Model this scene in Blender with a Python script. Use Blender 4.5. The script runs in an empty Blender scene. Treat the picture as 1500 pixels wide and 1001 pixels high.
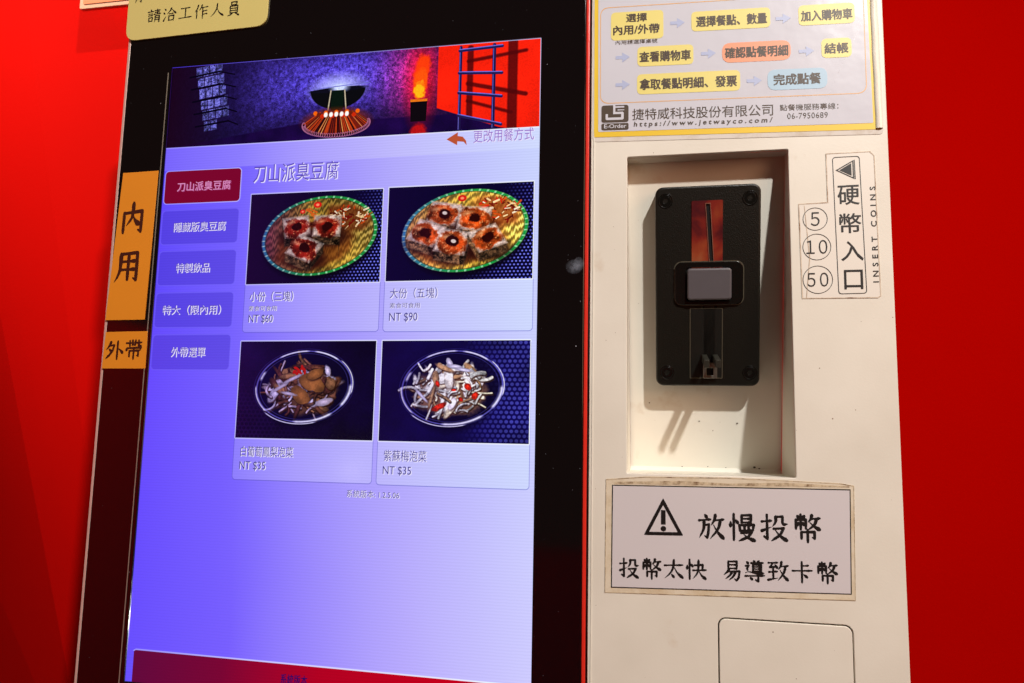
import bpy, bmesh, math, random
import numpy as np
from mathutils import Vector, Matrix

MM = 0.001
SC = bpy.context.scene
COL = SC.collection
random.seed(4)

# ---------------------------------------------------------------- camera, light, exposure
cam_d = bpy.data.cameras.new("camera")
cam = bpy.data.objects.new("camera", cam_d)
COL.objects.link(cam)
cam_d.sensor_width = 36.0
cam_d.lens = 36.0 * 1124.3 / 1500.0
cam_d.clip_start = 0.01
cam_d.clip_end = 50.0
_yaw, _pitch, _roll = 0.193948, 0.122412, -0.019701
_R = Matrix.Rotation(_yaw, 3, 'Z') @ Matrix.Rotation(_pitch, 3, 'X') @ Matrix.Rotation(_roll, 3, 'Y')
_M = Matrix((_R @ Vector((1, 0, 0)), _R @ Vector((0, 0, 1)), _R @ Vector((0, -1, 0)))).transposed().to_4x4()
_M.translation = Vector((0, -0.470, 0))
cam.matrix_world = _M
SC.camera = cam

SC.view_settings.view_transform = 'Standard'
SC.view_settings.look = 'None'
SC.view_settings.exposure = 0.0
SC.view_settings.gamma = 1.0
SC.cycles.max_bounces = 8
SC.cycles.use_denoising = True

world = bpy.data.worlds.new("World")
SC.world = world
world.use_nodes = True
world.node_tree.nodes["Background"].inputs[0].default_value = (1.0, 0.42, 0.28, 1)
world.node_tree.nodes["Background"].inputs[1].default_value = 0.04


def lamp(name, loc, target, size, energy, color, kind='AREA', spot=None, blend=0.5):
    d = bpy.data.lights.new(name, kind)
    d.energy = energy
    d.color = color
    if kind == 'AREA':
        d.shape = 'DISK'
        d.size = size
    else:
        d.shadow_soft_size = size
        d.spot_size = math.radians(spot)
        d.spot_blend = blend
    o = bpy.data.objects.new(name, d)
    COL.objects.link(o)
    o.location = loc
    o.rotation_euler = (Vector(target) - Vector(loc)).to_track_quat('-Z', 'Y').to_euler()
    return o


LDIR = Vector((0.50, -1.0, 0.92)).normalized()
lamp("ceiling_spot", Vector((0.03, 0, 0.10)) + LDIR * 1.7, (-0.05, 0, 0.07), 0.03, 124, (1.0, 0.965, 0.915), 'SPOT', 62, 1.0)
lamp("fill_light", (1.35, -1.25, 0.55), (0.05, 0.05, 0.0), 1.1, 11, (1.0, 0.50, 0.28))  # added unseen fill, placed where the glass does not mirror it
lamp("wall_spot", (-1.15, -0.25, 0.95), (-0.62, 0.25, 0.40), 0.06, 44, (1.0, 0.60, 0.40), 'SPOT', 46, 1.0)
lamp("right_spot", (1.3, -0.9, 1.3), (0.55, 0.25, 0.25), 0.2, 6, (1.0, 0.6, 0.4), 'SPOT', 50, 1.0)
lamp("side_wall_spot", (-0.45, -1.0, 1.1), (-1.3, -1.0, -0.25), 0.2, 42, (1.0, 0.60, 0.40), 'SPOT', 60, 1.0)  # added lamp: brightens the unseen side wall so the glass mirrors red


# ---------------------------------------------------------------- materials
def lin(c):
    out = []
    for v in c:
        v = v / 255.0
        out.append(v / 12.92 if v <= 0.04045 else ((v + 0.055) / 1.055) ** 2.4)
    return (*out, 1.0)


def new_mat(name):
    m = bpy.data.materials.new(name)
    m.use_nodes = True
    nt = m.node_tree
    return m, nt, nt.nodes["Principled BSDF"]


def mat(name, rgb, rough=0.5, metal=0.0, spec=0.5, var=0.06, scale=60.0, bump=0.0, bscale=800.0, coat=0.0):
    """plain surface with slight procedural mottling"""
    m, nt, b = new_mat(name)
    tc = nt.nodes.new("ShaderNodeTexCoord")
    nz = nt.nodes.new("ShaderNodeTexNoise")
    nz.inputs["Scale"].default_value = scale
    nz.inputs["Detail"].default_value = 4
    nt.links.new(tc.outputs["Object"], nz.inputs["Vector"])
    mx = nt.nodes.new("ShaderNodeMix")
    mx.data_type = 'RGBA'
    c = lin(rgb)
    mx.inputs[6].default_value = (c[0] * (1 - var), c[1] * (1 - var), c[2] * (1 - var), 1)
    mx.inputs[7].default_value = (min(1, c[0] * (1 + var)), min(1, c[1] * (1 + var)), min(1, c[2] * (1 + var)), 1)
    nt.links.new(nz.outputs[0], mx.inputs[0])
    nt.links.new(mx.outputs[2], b.inputs["Base Color"])
    b.inputs["Roughness"].default_value = rough
    b.inputs["Metallic"].default_value = metal
    b.inputs["Specular IOR Level"].default_value = spec
    b.inputs["Coat Weight"].default_value = coat
    if bump:
        n2 = nt.nodes.new("ShaderNodeTexNoise")
        n2.inputs["Scale"].default_value = bscale
        n2.inputs["Detail"].default_value = 3
        nt.links.new(tc.outputs["Object"], n2.inputs["Vector"])
        bp = nt.nodes.new("ShaderNodeBump")
        bp.inputs["Strength"].default_value = bump
        bp.inputs["Distance"].default_value = 0.001
        nt.links.new(n2.outputs[0], bp.inputs["Height"])
        nt.links.new(bp.outputs[0], b.inputs["Normal"])
    return m


def speckle(nt, b, col_socket, scale, thresh, colour, coord):
    """tiny dirt dots where a voronoi cell is close to its seed"""
    v = nt.nodes.new("ShaderNodeTexVoronoi")
    v.inputs["Scale"].default_value = scale
    nt.links.new(coord, v.inputs["Vector"])
    sep = nt.nodes.new("ShaderNodeSeparateColor")
    nt.links.new(v.outputs["Color"], sep.inputs[0])
    rad = nt.nodes.new("ShaderNodeMath"); rad.operation = 'MULTIPLY'
    nt.links.new(sep.outputs[0], rad.inputs[0]); nt.links.new(sep.outputs[1], rad.inputs[1])
    r2 = nt.nodes.new("ShaderNodeMath"); r2.operation = 'MULTIPLY'
    nt.links.new(rad.outputs[0], r2.inputs[0]); nt.links.new(sep.outputs[2], r2.inputs[1])
    r3 = nt.nodes.new("ShaderNodeMath"); r3.operation = 'MULTIPLY'; r3.inputs[1].default_value = thresh
    nt.links.new(r2.outputs[0], r3.inputs[0])
    lt = nt.nodes.new("ShaderNodeMath"); lt.operation = 'LESS_THAN'
    nt.links.new(v.outputs["Distance"], lt.inputs[0]); nt.links.new(r3.outputs[0], lt.inputs[1])
    mx = nt.nodes.new("ShaderNodeMix"); mx.data_type = 'RGBA'
    mx.inputs[7].default_value = colour
    nt.links.new(lt.outputs[0], mx.inputs[0])
    if isinstance(col_socket, tuple):
        mx.inputs[6].default_value = col_socket
    else:
        nt.links.new(col_socket, mx.inputs[6])
    return mx.outputs[2]


def panel_mat():
    m, nt, b = new_mat("white_powder_coat")
    tc = nt.nodes.new("ShaderNodeTexCoord")
    nz = nt.nodes.new("ShaderNodeTexNoise")
    nz.inputs["Scale"].default_value = 14; nz.inputs["Detail"].default_value = 5
    nt.links.new(tc.outputs["Object"], nz.inputs["Vector"])
    rp = nt.nodes.new("ShaderNodeValToRGB")
    rp.color_ramp.elements[0].position = 0.30; rp.color_ramp.elements[0].color = lin((224, 220, 207))
    rp.color_ramp.elements[1].position = 0.62; rp.color_ramp.elements[1].color = lin((234, 231, 219))
    nt.links.new(nz.outputs[0], rp.inputs[0])
    c = speckle(nt, b, rp.outputs[0], 170, 0.10, lin((120, 95, 70)), tc.outputs["Object"])
    c = speckle(nt, b, c, 60, 0.045, lin((110, 75, 50)), tc.outputs["Object"])
    # faint smears of old glue
    n3 = nt.nodes.new("ShaderNodeTexNoise")
    n3.inputs["Scale"].default_value = 32; n3.inputs["Detail"].default_value = 6
    nt.links.new(tc.outputs["Object"], n3.inputs["Vector"])
    r3 = nt.nodes.new("ShaderNodeValToRGB")
    r3.color_ramp.elements[0].position = 0.66; r3.color_ramp.elements[0].color = (0, 0, 0, 1)
    r3.color_ramp.elements[1].position = 0.80; r3.color_ramp.elements[1].color = (0.6, 0.6, 0.6, 1)
    nt.links.new(n3.outputs[0], r3.inputs[0])
    mx = nt.nodes.new("ShaderNodeMix"); mx.data_type = 'RGBA'
    mx.inputs[7].default_value = lin((190, 160, 120))
    nt.links.new(r3.outputs[0], mx.inputs[0]); nt.links.new(c, mx.inputs[6])
    nt.links.new(mx.outputs[2], b.inputs["Base Color"])
    b.inputs["Roughness"].default_value = 0.42
    b.inputs["Specular IOR Level"].default_value = 0.45
    n2 = nt.nodes.new("ShaderNodeTexNoise")
    n2.inputs["Scale"].default_value = 900; n2.inputs["Detail"].default_value = 2
    nt.links.new(tc.outputs["Object"], n2.inputs["Vector"])
    bp = nt.nodes.new("ShaderNodeBump")
    bp.inputs["Strength"].default_value = 0.06; bp.inputs["Distance"].default_value = 0.0006
    nt.links.new(n2.outputs[0], bp.inputs["Height"])
    nt.links.new(bp.outputs[0], b.inputs["Normal"])
    return m


def glass_mat():
    m, nt, b = new_mat("black_glass")
    tc = nt.nodes.new("ShaderNodeTexCoord")
    c = speckle(nt, b, (0.0022, 0.0022, 0.003, 1), 240, 0.20, (0.10, 0.11, 0.13, 1), tc.outputs["Object"])
    c = speckle(nt, b, c, 90, 0.10, (0.25, 0.26, 0.30, 1), tc.outputs["Object"])
    nt.links.new(c, b.inputs["Base Color"])
    b.inputs["Roughness"].default_value = 0.07
    b.inputs["IOR"].default_value = 1.9
    return m


def glow(name, rgb, strength=1.0, rough=0.12):
    """lit pixels of the display behind its glossy glass"""
    m, nt, b = new_mat(name)
    b.inputs["Base Color"].default_value = (0, 0, 0, 1)
    b.inputs["Roughness"].default_value = rough
    b.inputs["Emission Color"].default_value = lin(rgb)
    b.inputs["Emission Strength"].default_value = strength
    return m


def glow_ramp(name, top, bottom, mottling=0.025):
    """display background: one left-to-right ramp for the top of the page, one for the bottom, blended by height (UV = page)"""
    m, nt, b = new_mat(name)
    uv = nt.nodes.new("ShaderNodeUVMap")
    sp = nt.nodes.new("ShaderNodeSeparateXYZ")
    nt.links.new(uv.outputs[0], sp.inputs[0])
    nz = nt.nodes.new("ShaderNodeTexNoise")
    nz.inputs["Scale"].default_value = 2.2; nz.inputs["Detail"].default_value = 2
    nt.links.new(uv.outputs[0], nz.inputs["Vector"])
    ad = nt.nodes.new("ShaderNodeMath"); ad.operation = 'MULTIPLY_ADD'
    ad.inputs[1].default_value = mottling * 4; nt.links.new(nz.outputs[0], ad.inputs[0])
    s2 = nt.nodes.new("ShaderNodeMath"); s2.operation = 'SUBTRACT'; s2.inputs[1].default_value = mottling * 2
    nt.links.new(sp.outputs[0], s2.inputs[0]); nt.links.new(s2.outputs[0], ad.inputs[2])
    outs = []
    for stops in (top, bottom):
        r = nt.nodes.new("ShaderNodeValToRGB")
        e = r.color_ramp.elements
        while len(e) < len(stops):
            e.new(0.5)
        for el, (p, c) in zip(e, stops):
            el.position = p; el.color = lin(c)
        nt.links.new(ad.outputs[0], r.inputs[0])
        outs.append(r.outputs[0])
    mx = nt.nodes.new("ShaderNodeMix"); mx.data_type = 'RGBA'
    nt.links.new(sp.outputs[1], mx.inputs[0])
    nt.links.new(outs[1], mx.inputs[6]); nt.links.new(outs[0], mx.inputs[7])
    # fine pixel rows
    wv = nt.nodes.new("ShaderNodeTexWave"); wv.bands_direction = 'Y'
    wv.inputs["Scale"].default_value = 70; wv.inputs["Distortion"].default_value = 1.5
    nt.links.new(uv.outputs[0], wv.inputs["Vector"])
    mr = nt.nodes.new("ShaderNodeMapRange"); mr.inputs[3].default_value = 0.965; mr.inputs[4].default_value = 1.03
    nt.links.new(wv.outputs[1], mr.inputs[0])
    nt.links.new(mx.outputs[2], b.inputs["Emission Color"])
    nt.links.new(mr.outputs[0], b.inputs["Emission Strength"])
    b.inputs["Base Color"].default_value = (0, 0, 0, 1)
    b.inputs["Roughness"].default_value = 0.12
    return m


def grime_mat(name, base, dirt, lo=0.42, hi=0.62, scale=90, rough=0.35, alpha=1.0):
    m, nt, b = new_mat(name)
    tc = nt.nodes.new("ShaderNodeTexCoord")
    nz = nt.nodes.new("ShaderNodeTexNoise")
    nz.inputs["Scale"].default_value = scale; nz.inputs["Detail"].default_value = 6; nz.inputs["Roughness"].default_value = 0.7
    nt.links.new(tc.outputs["Object"], nz.inputs["Vector"])
    rp = nt.nodes.new("ShaderNodeValToRGB")
    rp.color_ramp.elements[0].position = lo; rp.color_ramp.elements[0].color = lin(base)
    rp.color_ramp.elements[1].position = hi; rp.color_ramp.elements[1].color = lin(dirt)
    nt.links.new(nz.outputs[0], rp.inputs[0])
    nt.links.new(rp.outputs[0], b.inputs["Base Color"])
    b.inputs["Roughness"].default_value = rough
    b.inputs["Alpha"].default_value = alpha
    return m


# ---------------------------------------------------------------- geometry helpers (millimetres on the kiosk face: x right, z up, y into it)
WPOS = {}


def finish(name, me, parent=None, mats=(), smooth=False, bevel=0):
    """me holds world coordinates in mm; give it its own origin, scale to metres, link, parent"""
    n = len(me.vertices)
    co = np.empty(n * 3); me.vertices.foreach_get("co", co)
    co = co.reshape(-1, 3)
    c = (co.min(0) + co.max(0)) / 2
    me.vertices.foreach_set("co", ((co - c) * MM).ravel())
    me.update()
    o = bpy.data.objects.new(name, me)
    me.name = name
    for m in (mats if isinstance(mats, (list, tuple)) else [mats]):
        me.materials.append(m)
    COL.objects.link(o)
    w = Vector(c) * MM
    WPOS[o.name] = w
    if parent:
        o.parent = parent
        o.location = w - WPOS[parent.name]
    else:
        o.location = w
    if smooth:
        for p in me.polygons:
            p.use_smooth = True
    if bevel:
        md = o.modifiers.new("soft_edge", 'BEVEL')
        md.width = bevel * MM; md.segments = 3; md.limit_method = 'ANGLE'
        md.harden_normals = False
    return o


def empty(name, x, y, z, label, cat, group=None):
    o = bpy.data.objects.new(name, None)
    o.empty_display_size = 0.02
    COL.objects.link(o)
    o.location = Vector((x, y, z)) * MM
    WPOS[o.name] = o.location.copy()
    o['label'] = label; o['category'] = cat
    if group:
        o['group'] = group
    return o


def rr(x0, z0, x1, z1, r=0, n=7):
    """rounded rectangle loop"""
    if r <= 0:
        return [(x0, z0), (x1, z0), (x1, z1), (x0, z1)]
    pts = []
    for cx, cz, a in ((x1 - r, z0 + r, -90), (x1 - r, z1 - r, 0), (x0 + r, z1 - r, 90), (x0 + r, z0 + r, 180)):
        for i in range(n + 1):
            t = math.radians(a + 90 * i / n)
            pts.append((cx + r * math.cos(t), cz + r * math.sin(t)))
    return pts


def circ(cx, cz, r, n=40, rz=None):
    rz = rz or r
    return [(cx + r * math.cos(2 * math.pi * i / n), cz + rz * math.sin(2 * math.pi * i / n)) for i in range(n)]


def skew(pts, x0, s):
    return [(x, z + s * (x - x0)) for x, z in pts]


def quad(c, r=0, n=6):
    """rounded loop inside four corners given bottom-left, bottom-right, top-right, top-left"""
    out = []
    for i in range(4):
        p = Vector(c[i]); a = (Vector(c[i - 1]) - p).normalized(); b = (Vector(c[(i + 1) % 4]) - p).normalized()
        if r <= 0:
            out.append(tuple(p)); continue
        p0, p1 = p + a * r, p + b * r
        for k in range(n + 1):
            t = k / n
            q = p0 * (1 - t) ** 2 + p * 2 * t * (1 - t) + p1 * t * t
            out.append(tuple(q))
    return out


def flat_mesh(loops, y, thick=0.0, bev=0.0, res=2):
    """fill loops (holes allowed) into a mesh on the face plane; front at depth y, body behind it"""
    cu = bpy.data.curves.new("tmp", 'CURVE')
    cu.dimensions = '2D'; cu.fill_mode = 'BOTH'
    for lp in loops:
        s = cu.splines.new('POLY')
        s.points.add(len(lp) - 1)
        for p, (x, z) in zip(s.points, lp):
            p.co = (x, z, 0, 1)
        s.use_cyclic_u = True
    if thick:
        cu.extrude = max(thick / 2 - bev, 1e-4)
        if bev:
            cu.bevel_depth = bev; cu.bevel_resolution = res; cu.offset = -bev
    o = bpy.data.objects.new("tmp", cu)
    COL.objects.link(o)
    bpy.context.view_layer.update()
    me = bpy.data.meshes.new_from_object(o.evaluated_get(bpy.context.evaluated_depsgraph_get()))
    bpy.data.objects.remove(o); bpy.data.curves.remove(cu)
    n = len(me.vertices)
    co = np.empty(n * 3); me.vertices.foreach_get("co", co); co = co.reshape(-1, 3)
    new = np.stack([co[:, 0], y + thick / 2 - co[:, 2], co[:, 1]], 1)
    me.vertices.foreach_set("co", new.ravel())
    bm = bmesh.new(); bm.from_mesh(me)
    bmesh.ops.remove_doubles(bm, verts=bm.verts, dist=1e-5)
    if thick:
        bmesh.ops.recalc_face_normals(bm, faces=bm.faces)
    else:
        for f in bm.faces:
            if f.normal.y > 0:
                f.normal_flip()
    bm.to_mesh(me); bm.free()
    me.update()
    return me


PAGE = (-348.0, -150.0, 271.0, 410.0)


def add_uv(me, box=PAGE):
    while me.uv_layers:
        me.uv_layers.remove(me.uv_layers[0])
    uv = me.uv_layers.new(name="UVMap")
    for lp in me.loops:
        v = me.vertices[lp.vertex_index].co
        uv.data[lp.index].uv = ((v.x - box[0]) / box[2], (v.z - box[1]) / box[3])


def flat(name, loops, y, m, parent=None, thick=0.0, bev=0.0, uv=False, smooth=False, res=2):
    me = flat_mesh(loops, y, thick, bev, res)
    if uv:
        add_uv(me, PAGE if uv is True else uv)
    return finish(name, me, parent, m, smooth)


def text_mesh(body, box, y, bold=0.0, slope=0.0, rot=0, lean=0.0, spacing=1.0, kai=0.0):
    """lettering fitted to box (x0, z0, x1, z1)"""
    cu = bpy.data.curves.new("tmp", 'FONT')
    cu.body = body
    cu.space_character = spacing
    cu.resolution_u = 3
    o = bpy.data.objects.new("tmp", cu)
    COL.objects.link(o)
    bpy.context.view_layer.update()
    me = bpy.data.meshes.new_from_object(o.evaluated_get(bpy.context.evaluated_depsgraph_get()))
    bpy.data.objects.remove(o); bpy.data.curves.remove(cu)
    n = len(me.vertices)
    co = np.empty(n * 3); me.vertices.foreach_get("co", co); co = co.reshape(-1, 3)
    x, z = co[:, 0].copy(), co[:, 1].copy()
    if kai:   # brush-like: rise to the right inside every character, swelling strokes
        ph = x * 9.0 + z * 5.0
        x = x + 0.010 * kai * np.sin(z * 11.0 + x * 3.0)
        z = z + 0.09 * kai * ((x % 1.0) - 0.5) + 0.010 * kai * np.sin(ph)
    if rot:
        a = math.radians(rot)
        x, z = x * math.cos(a) - z * math.sin(a), x * math.sin(a) + z * math.cos(a)
    x = x + lean * z
    x = (x - x.min()) / max(1e-6, x.max() - x.min()); z = (z - z.min()) / max(1e-6, z.max() - z.min())
    X = box[0] + x * (box[2] - box[0]); Z = box[1] + z * (box[3] - box[1]) + slope * (X - box[0])
    me.vertices.foreach_set("co", np.stack([X, np.full(n, y), Z], 1).ravel())
    bm = bmesh.new(); bm.from_mesh(me)
    if bold:   # heavier print: shifted layers, 4 microns apart
        ch = (box[3] - box[1]) if not rot else (box[2] - box[0])
        for i in range(6):
            a = math.pi * i / 3 + .3
            dx, dz = bold * ch * math.cos(a) * (1.25 if kai else 1.0), bold * ch * math.sin(a) * (.55 if kai else .8)
            k0 = len(bm.verts)
            bm.from_mesh(me)
            bm.verts.ensure_lookup_table()
            for v in bm.verts[k0:]:
                v.co.x += dx; v.co.z += dz; v.co.y += .004 * (i + 1)
    for f in bm.faces:
        if f.normal.y > 0:
            f.normal_flip()
    bm.to_mesh(me); bm.free()
    me.update()
    return me


def text(name, body, box, y, m, parent, **k):
    return finish(name, text_mesh(body, box, y, **k), parent, m)


def join(meshes):
    """join meshes, each keeping its own material index (0, 1, 2 ...)"""
    bm = bmesh.new()
    for i, me in enumerate(meshes):
        n = len(bm.faces)
        bm.from_mesh(me)
        bm.faces.ensure_lookup_table()
        for f in bm.faces[n:]:
            f.material_index = i
    out = bpy.data.meshes.new("tmp")
    bm.to_mesh(out); bm.free()
    return out


def box_mesh(x0, x1, y0, y1, z0, z1):
    me = bpy.data.meshes.new("tmp")
    v = [(x, y, z) for x in (x0, x1) for y in (y0, y1) for z in (z0, z1)]
    f = [(0, 1, 3, 2), (4, 6, 7, 5), (0, 4, 5, 1), (2, 3, 7, 6), (0, 2, 6, 4), (1, 5, 7, 3)]
    me.from_pydata(v, [], f)
    bm = bmesh.new(); bm.from_mesh(me); bmesh.ops.recalc_face_normals(bm, faces=bm.faces); bm.to_mesh(me); bm.free()
    return me


def poly_mesh(verts, faces):
    me = bpy.data.meshes.new("tmp")
    me.from_pydata(verts, [], faces)
    me.update()
    return me


# ---------------------------------------------------------------- brush-written characters (strokes on a 100 x 100 grid, y down)
# h horizontal, v upright, p left-falling, n right-falling, d dot, f folded, u upward flick
XIN = "v 17 4 17 96;d 6 30 5 48;d 24 24 32 36;"
GLYPHS = {
    "內": "v 18 35 17 92;f 18 36 82 30 81 90 70 84;p 50 6 49 35 44 52 28 72;n 49 40 58 56 73 69",
    "用": "p 26 14 25 55 20 75 8 95;f 26 15 80 11 80 90 70 83;h 27 37 78 34;h 25 60 78 58;v 52 14 51 88",
    "外": "p 30 8 22 28 6 50;f 26 28 48 25 40 52 26 74 6 94;d 20 44 34 58;v 66 6 65 96;n 67 42 80 50 95 66",
    "帶": "h 8 20 92 16;v 26 8 27 35;v 42 5 42 28;h 42 28 58 27;v 58 5 58 27;f 76 6 76 30 90 33;d 12 42 8 56;f 13 45 90 41 84 54;v 26 58 26 86;f 26 58 76 56 76 84 68 80;v 50 46 50 98",
    "放": "d 24 6 32 16;h 4 28 46 23;f 20 44 40 41 37 72 33 88 24 82;p 22 28 20 58 4 90;p 64 6 60 24 48 44;h 60 26 94 22;p 82 26 72 58 44 92;n 56 42 72 68 96 92",
    "慢": XIN + "v 46 8 46 34;f 46 8 80 6 79 34;h 47 20 78 19;h 46 33 79 32;v 38 42 40 62;f 38 43 90 40 86 60;v 56 43 56 60;v 71 42 71 59;h 40 62 87 60;f 44 70 82 67 68 84 36 98;n 50 72 68 86 96 97",
    "投": "h 4 30 38 26;f 22 6 23 90 12 82;u 4 62 38 48;p 54 10 53 30 42 46;f 54 12 78 10 78 32 82 38 95 36;f 46 54 82 51 68 76 38 96;n 50 56 68 78 96 96",
    "幣": "v 26 4 26 56;d 13 7 19 15;d 41 6 35 14;v 9 22 9 54;f 9 23 44 21 44 52;d 18 30 14 42;d 33 30 38 40;p 66 4 62 18 52 30;h 62 18 94 15;p 82 18 74 38 50 58;n 58 30 74 44 95 56;v 28 65 28 88;f 28 65 74 63 74 86 66 82;v 50 57 50 99",
    "太": "h 6 34 92 29;p 50 6 46 42 32 70 6 94;n 50 38 66 66 96 92;d 38 74 50 88",
    "快": XIN + "f 42 30 80 26 78 52;h 34 54 96 50;p 60 6 58 50 50 72 32 94;n 60 54 74 76 96 94",
    "易": "v 30 8 30 42;f 30 9 70 7 69 42;h 31 24 68 23;h 30 41 69 40;p 34 44 24 58 8 72;f 26 56 82 52 78 82 68 96 58 88;p 48 56 36 74 16 90;p 64 56 52 78 32 96",
    "導": "d 12 8 20 16;f 8 28 22 26 14 40 18 50;n 6 60 24 55 60 61 94 59;d 44 2 50 9;d 72 1 64 10;h 34 14 90 11;d 60 12 56 20;v 42 21 42 52;f 42 21 80 20 80 51;h 43 31 79 30;h 43 41 79 40;h 42 51 80 50;h 6 75 94 70;f 66 63 66 97 54 91;d 28 80 38 90",
    "致": "h 6 12 48 9;f 26 12 12 32 42 28;d 35 18 46 34;h 8 54 46 50;v 27 36 27 84;u 4 90 48 80;p 66 4 62 24 50 42;h 62 26 96 22;p 84 26 74 58 48 92;n 58 42 74 68 97 92",
    "卡": "v 48 4 48 44;h 50 22 78 19;h 6 46 94 42;v 48 46 48 98;d 54 60 72 74",
    "請": "d 22 4 28 12;h 4 22 44 18;h 10 36 38 34;h 10 48 38 46;v 12 62 13 88;f 12 62 38 60 36 86;h 13 86 36 84;h 54 14 92 11;h 56 26 88 24;h 48 39 97 35;v 72 4 72 38;p 58 50 57 80 52 96;f 58 50 88 48 88 92 80 87;h 59 63 87 62;h 58 76 87 75",
    "洽": "d 12 8 22 18;d 5 34 15 44;u 8 92 26 58;p 62 4 52 24 32 46;n 62 8 76 26 98 44;h 48 46 76 43;v 44 60 46 92;f 44 60 82 57 79 90;h 46 90 79 87",
    "工": "h 18 18 82 14;v 50 17 50 80;h 6 84 95 78",
    "作": "p 28 4 20 30 4 54;v 18 36 18 96;p 54 4 48 24 34 42;h 50 24 96 20;v 60 26 60 97;h 61 48 90 45;h 61 70 92 67",
    "人": "p 50 6 46 40 30 70 6 94;n 48 36 66 68 97 92",
    "員": "v 32 6 33 26;f 32 7 70 5 68 25;h 33 25 68 24;v 24 34 25 82;f 24 34 76 32 76 80;h 25 49 75 48;h 25 64 75 63;h 25 79 76 78;p 40 82 28 92 8 98;n 60 82 74 90 88 98",
    "有": "h 6 24 94 19;p 46 4 38 34 8 66;p 38 44 38 80 32 97;f 38 44 76 42 76 92 66 86;h 39 58 75 57;h 38 73 75 72",
}
PROFILE = {'h': ((0, 7.5), (.12, 5.2), (.6, 4.8), (.86, 8.5), (1, 5.0)), 'v': ((0, 6.5), (.06, 9.5), (.2, 7.2), (.85, 7.4), (1, 6.0)),
           'p': ((0, 6.5), (.08, 9.5), (.5, 7.2), (.8, 5.0), (1, 1.2)), 'n': ((0, 2.0), (.4, 5.5), (.82, 11.5), (.92, 8.5), (1, 1.5)),
           'd': ((0, 2.5), (.35, 7.0), (.75, 10.5), (1, 7.0)), 'u': ((0, 9.0), (.3, 7.0), (1, 1.5)), 'f': ((0, 7.0), (.1, 5.8), (.5, 7.8), (.86, 7.6), (1, 3.0))}


def brush_mesh(ch, box, y, weight=1.0):
    verts, faces = [], []
    sx, sz = (box[2] - box[0]) / 100.0, (box[3] - box[1]) / 100.0
    for si, st in enumerate(q for q in GLYPHS[ch].split(';') if q):
        k, *nums = st.split()
        P = [Vector((float(nums[i]), float(nums[i + 1]))) for i in range(0, len(nums), 2)]
        if k in 'pnu' and len(P) > 2:      # smooth through the points
            S_ = []
            E_ = [P[0] * 2 - P[1]] + P + [P[-1] * 2 - P[-2]]
            for i in range(1, len(E_) - 2):
                for j in range(6):
                    t = j / 6
                    a, b, c, d = E_[i - 1:i + 3]
                    S_.append(.5 * ((2 * b) + (c - a) * t + (2 * a - 5 * b + 4 * c - d) * t * t + (3 * b - a - 3 * c + d) * t ** 3))
            S_.append(P[-1])
        else:
            S_ = []
            for a, b in zip(P, P[1:]):
                S_ += [a + (b - a) * (j / 6) for j in range(6)]
            S_.append(P[-1])
        cum = [0.0]
        for a, b in zip(S_, S_[1:]):
            cum.append(cum[-1] + (b - a).length)
        pr = PROFILE[k]
        wd = [float(np.interp(c_ / cum[-1], [q[0] for q in pr], [q[1] for q in pr])) * weight for c_ in cum]
        if k == 'f' and len(P) < 4:
            wd = [max(w, 6.2 * weight) for w in wd]
        yy = y - .003 * si
        tr = lambda p, e=0.0: (box[0] + p.x * sx, yy - e, box[3] - p.y * sz)
        for i in range(len(S_)):
            r = wd[i] / 2
            e = .0004 * i
            n = len(verts)
            for m in range(10):       # a round dab at every sample ...
                a = 2 * math.pi * m / 10
                verts.append(tr(S_[i] + Vector((math.cos(a) * r, math.sin(a) * r * 1.0)), e))
            faces.append(tuple(range(n, n + 10)))
            if i + 1 < len(S_):       # ... and a ribbon to the next
                d = (S_[i + 1] - S_[i])
                if d.length < 1e-6:
                    continue
                nn = Vector((-d.y, d.x)).normalized(); r2 = wd[i + 1] / 2
                n = len(verts)
                verts += [tr(S_[i] + nn * r, e + .0002), tr(S_[i] - nn * r, e + .0002), tr(S_[i + 1] - nn * r2, e + .0002), tr(S_[i + 1] + nn * r2, e + .0002)]
                faces.append((n, n + 1, n + 2, n + 3))
    me = poly_mesh(verts, faces)
    bm = bmesh.new(); bm.from_mesh(me)
    bm.normal_update()
    for f in bm.faces:
        if f.normal.y > 0:
            f.normal_flip()
    bm.to_mesh(me); bm.free()
    return me


def brush(ch, box, y, m, parent, weight=1.5):
    return finish("lettering", brush_mesh(ch, box, y, weight), parent, m)


# ---------------------------------------------------------------- the pictures shown on the display (flat pixels, painted in numpy)
def fnoise(h, w, cells, seed, octaves=4, ax=1.0):
    rs = np.random.RandomState(seed)
    out = np.zeros((h, w)); amp = 1.0; tot = 0
    for o in range(octaves):
        gy = max(2, int(cells * 2 ** o)); gx = max(2, int(cells * ax * w / h * 2 ** o))
        g = rs.rand(gy + 2, gx + 2)
        yy = np.linspace(0, gy, h, endpoint=False); xx = np.linspace(0, gx, w, endpoint=False)
        yi = yy.astype(int); xi = xx.astype(int)
        fy = (yy - yi)[:, None]; fx = (xx - xi)[None, :]
        fy = fy * fy * (3 - 2 * fy); fx = fx * fx * (3 - 2 * fx)
        a = g[yi][:, xi]; b = g[yi][:, xi + 1]; c = g[yi + 1][:, xi]; d = g[yi + 1][:, xi + 1]
        out += amp * ((a * (1 - fx) + b * fx) * (1 - fy) + (c * (1 - fx) + d * fx) * fy)
        tot += amp; amp *= 0.55
    return out / tot


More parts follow.
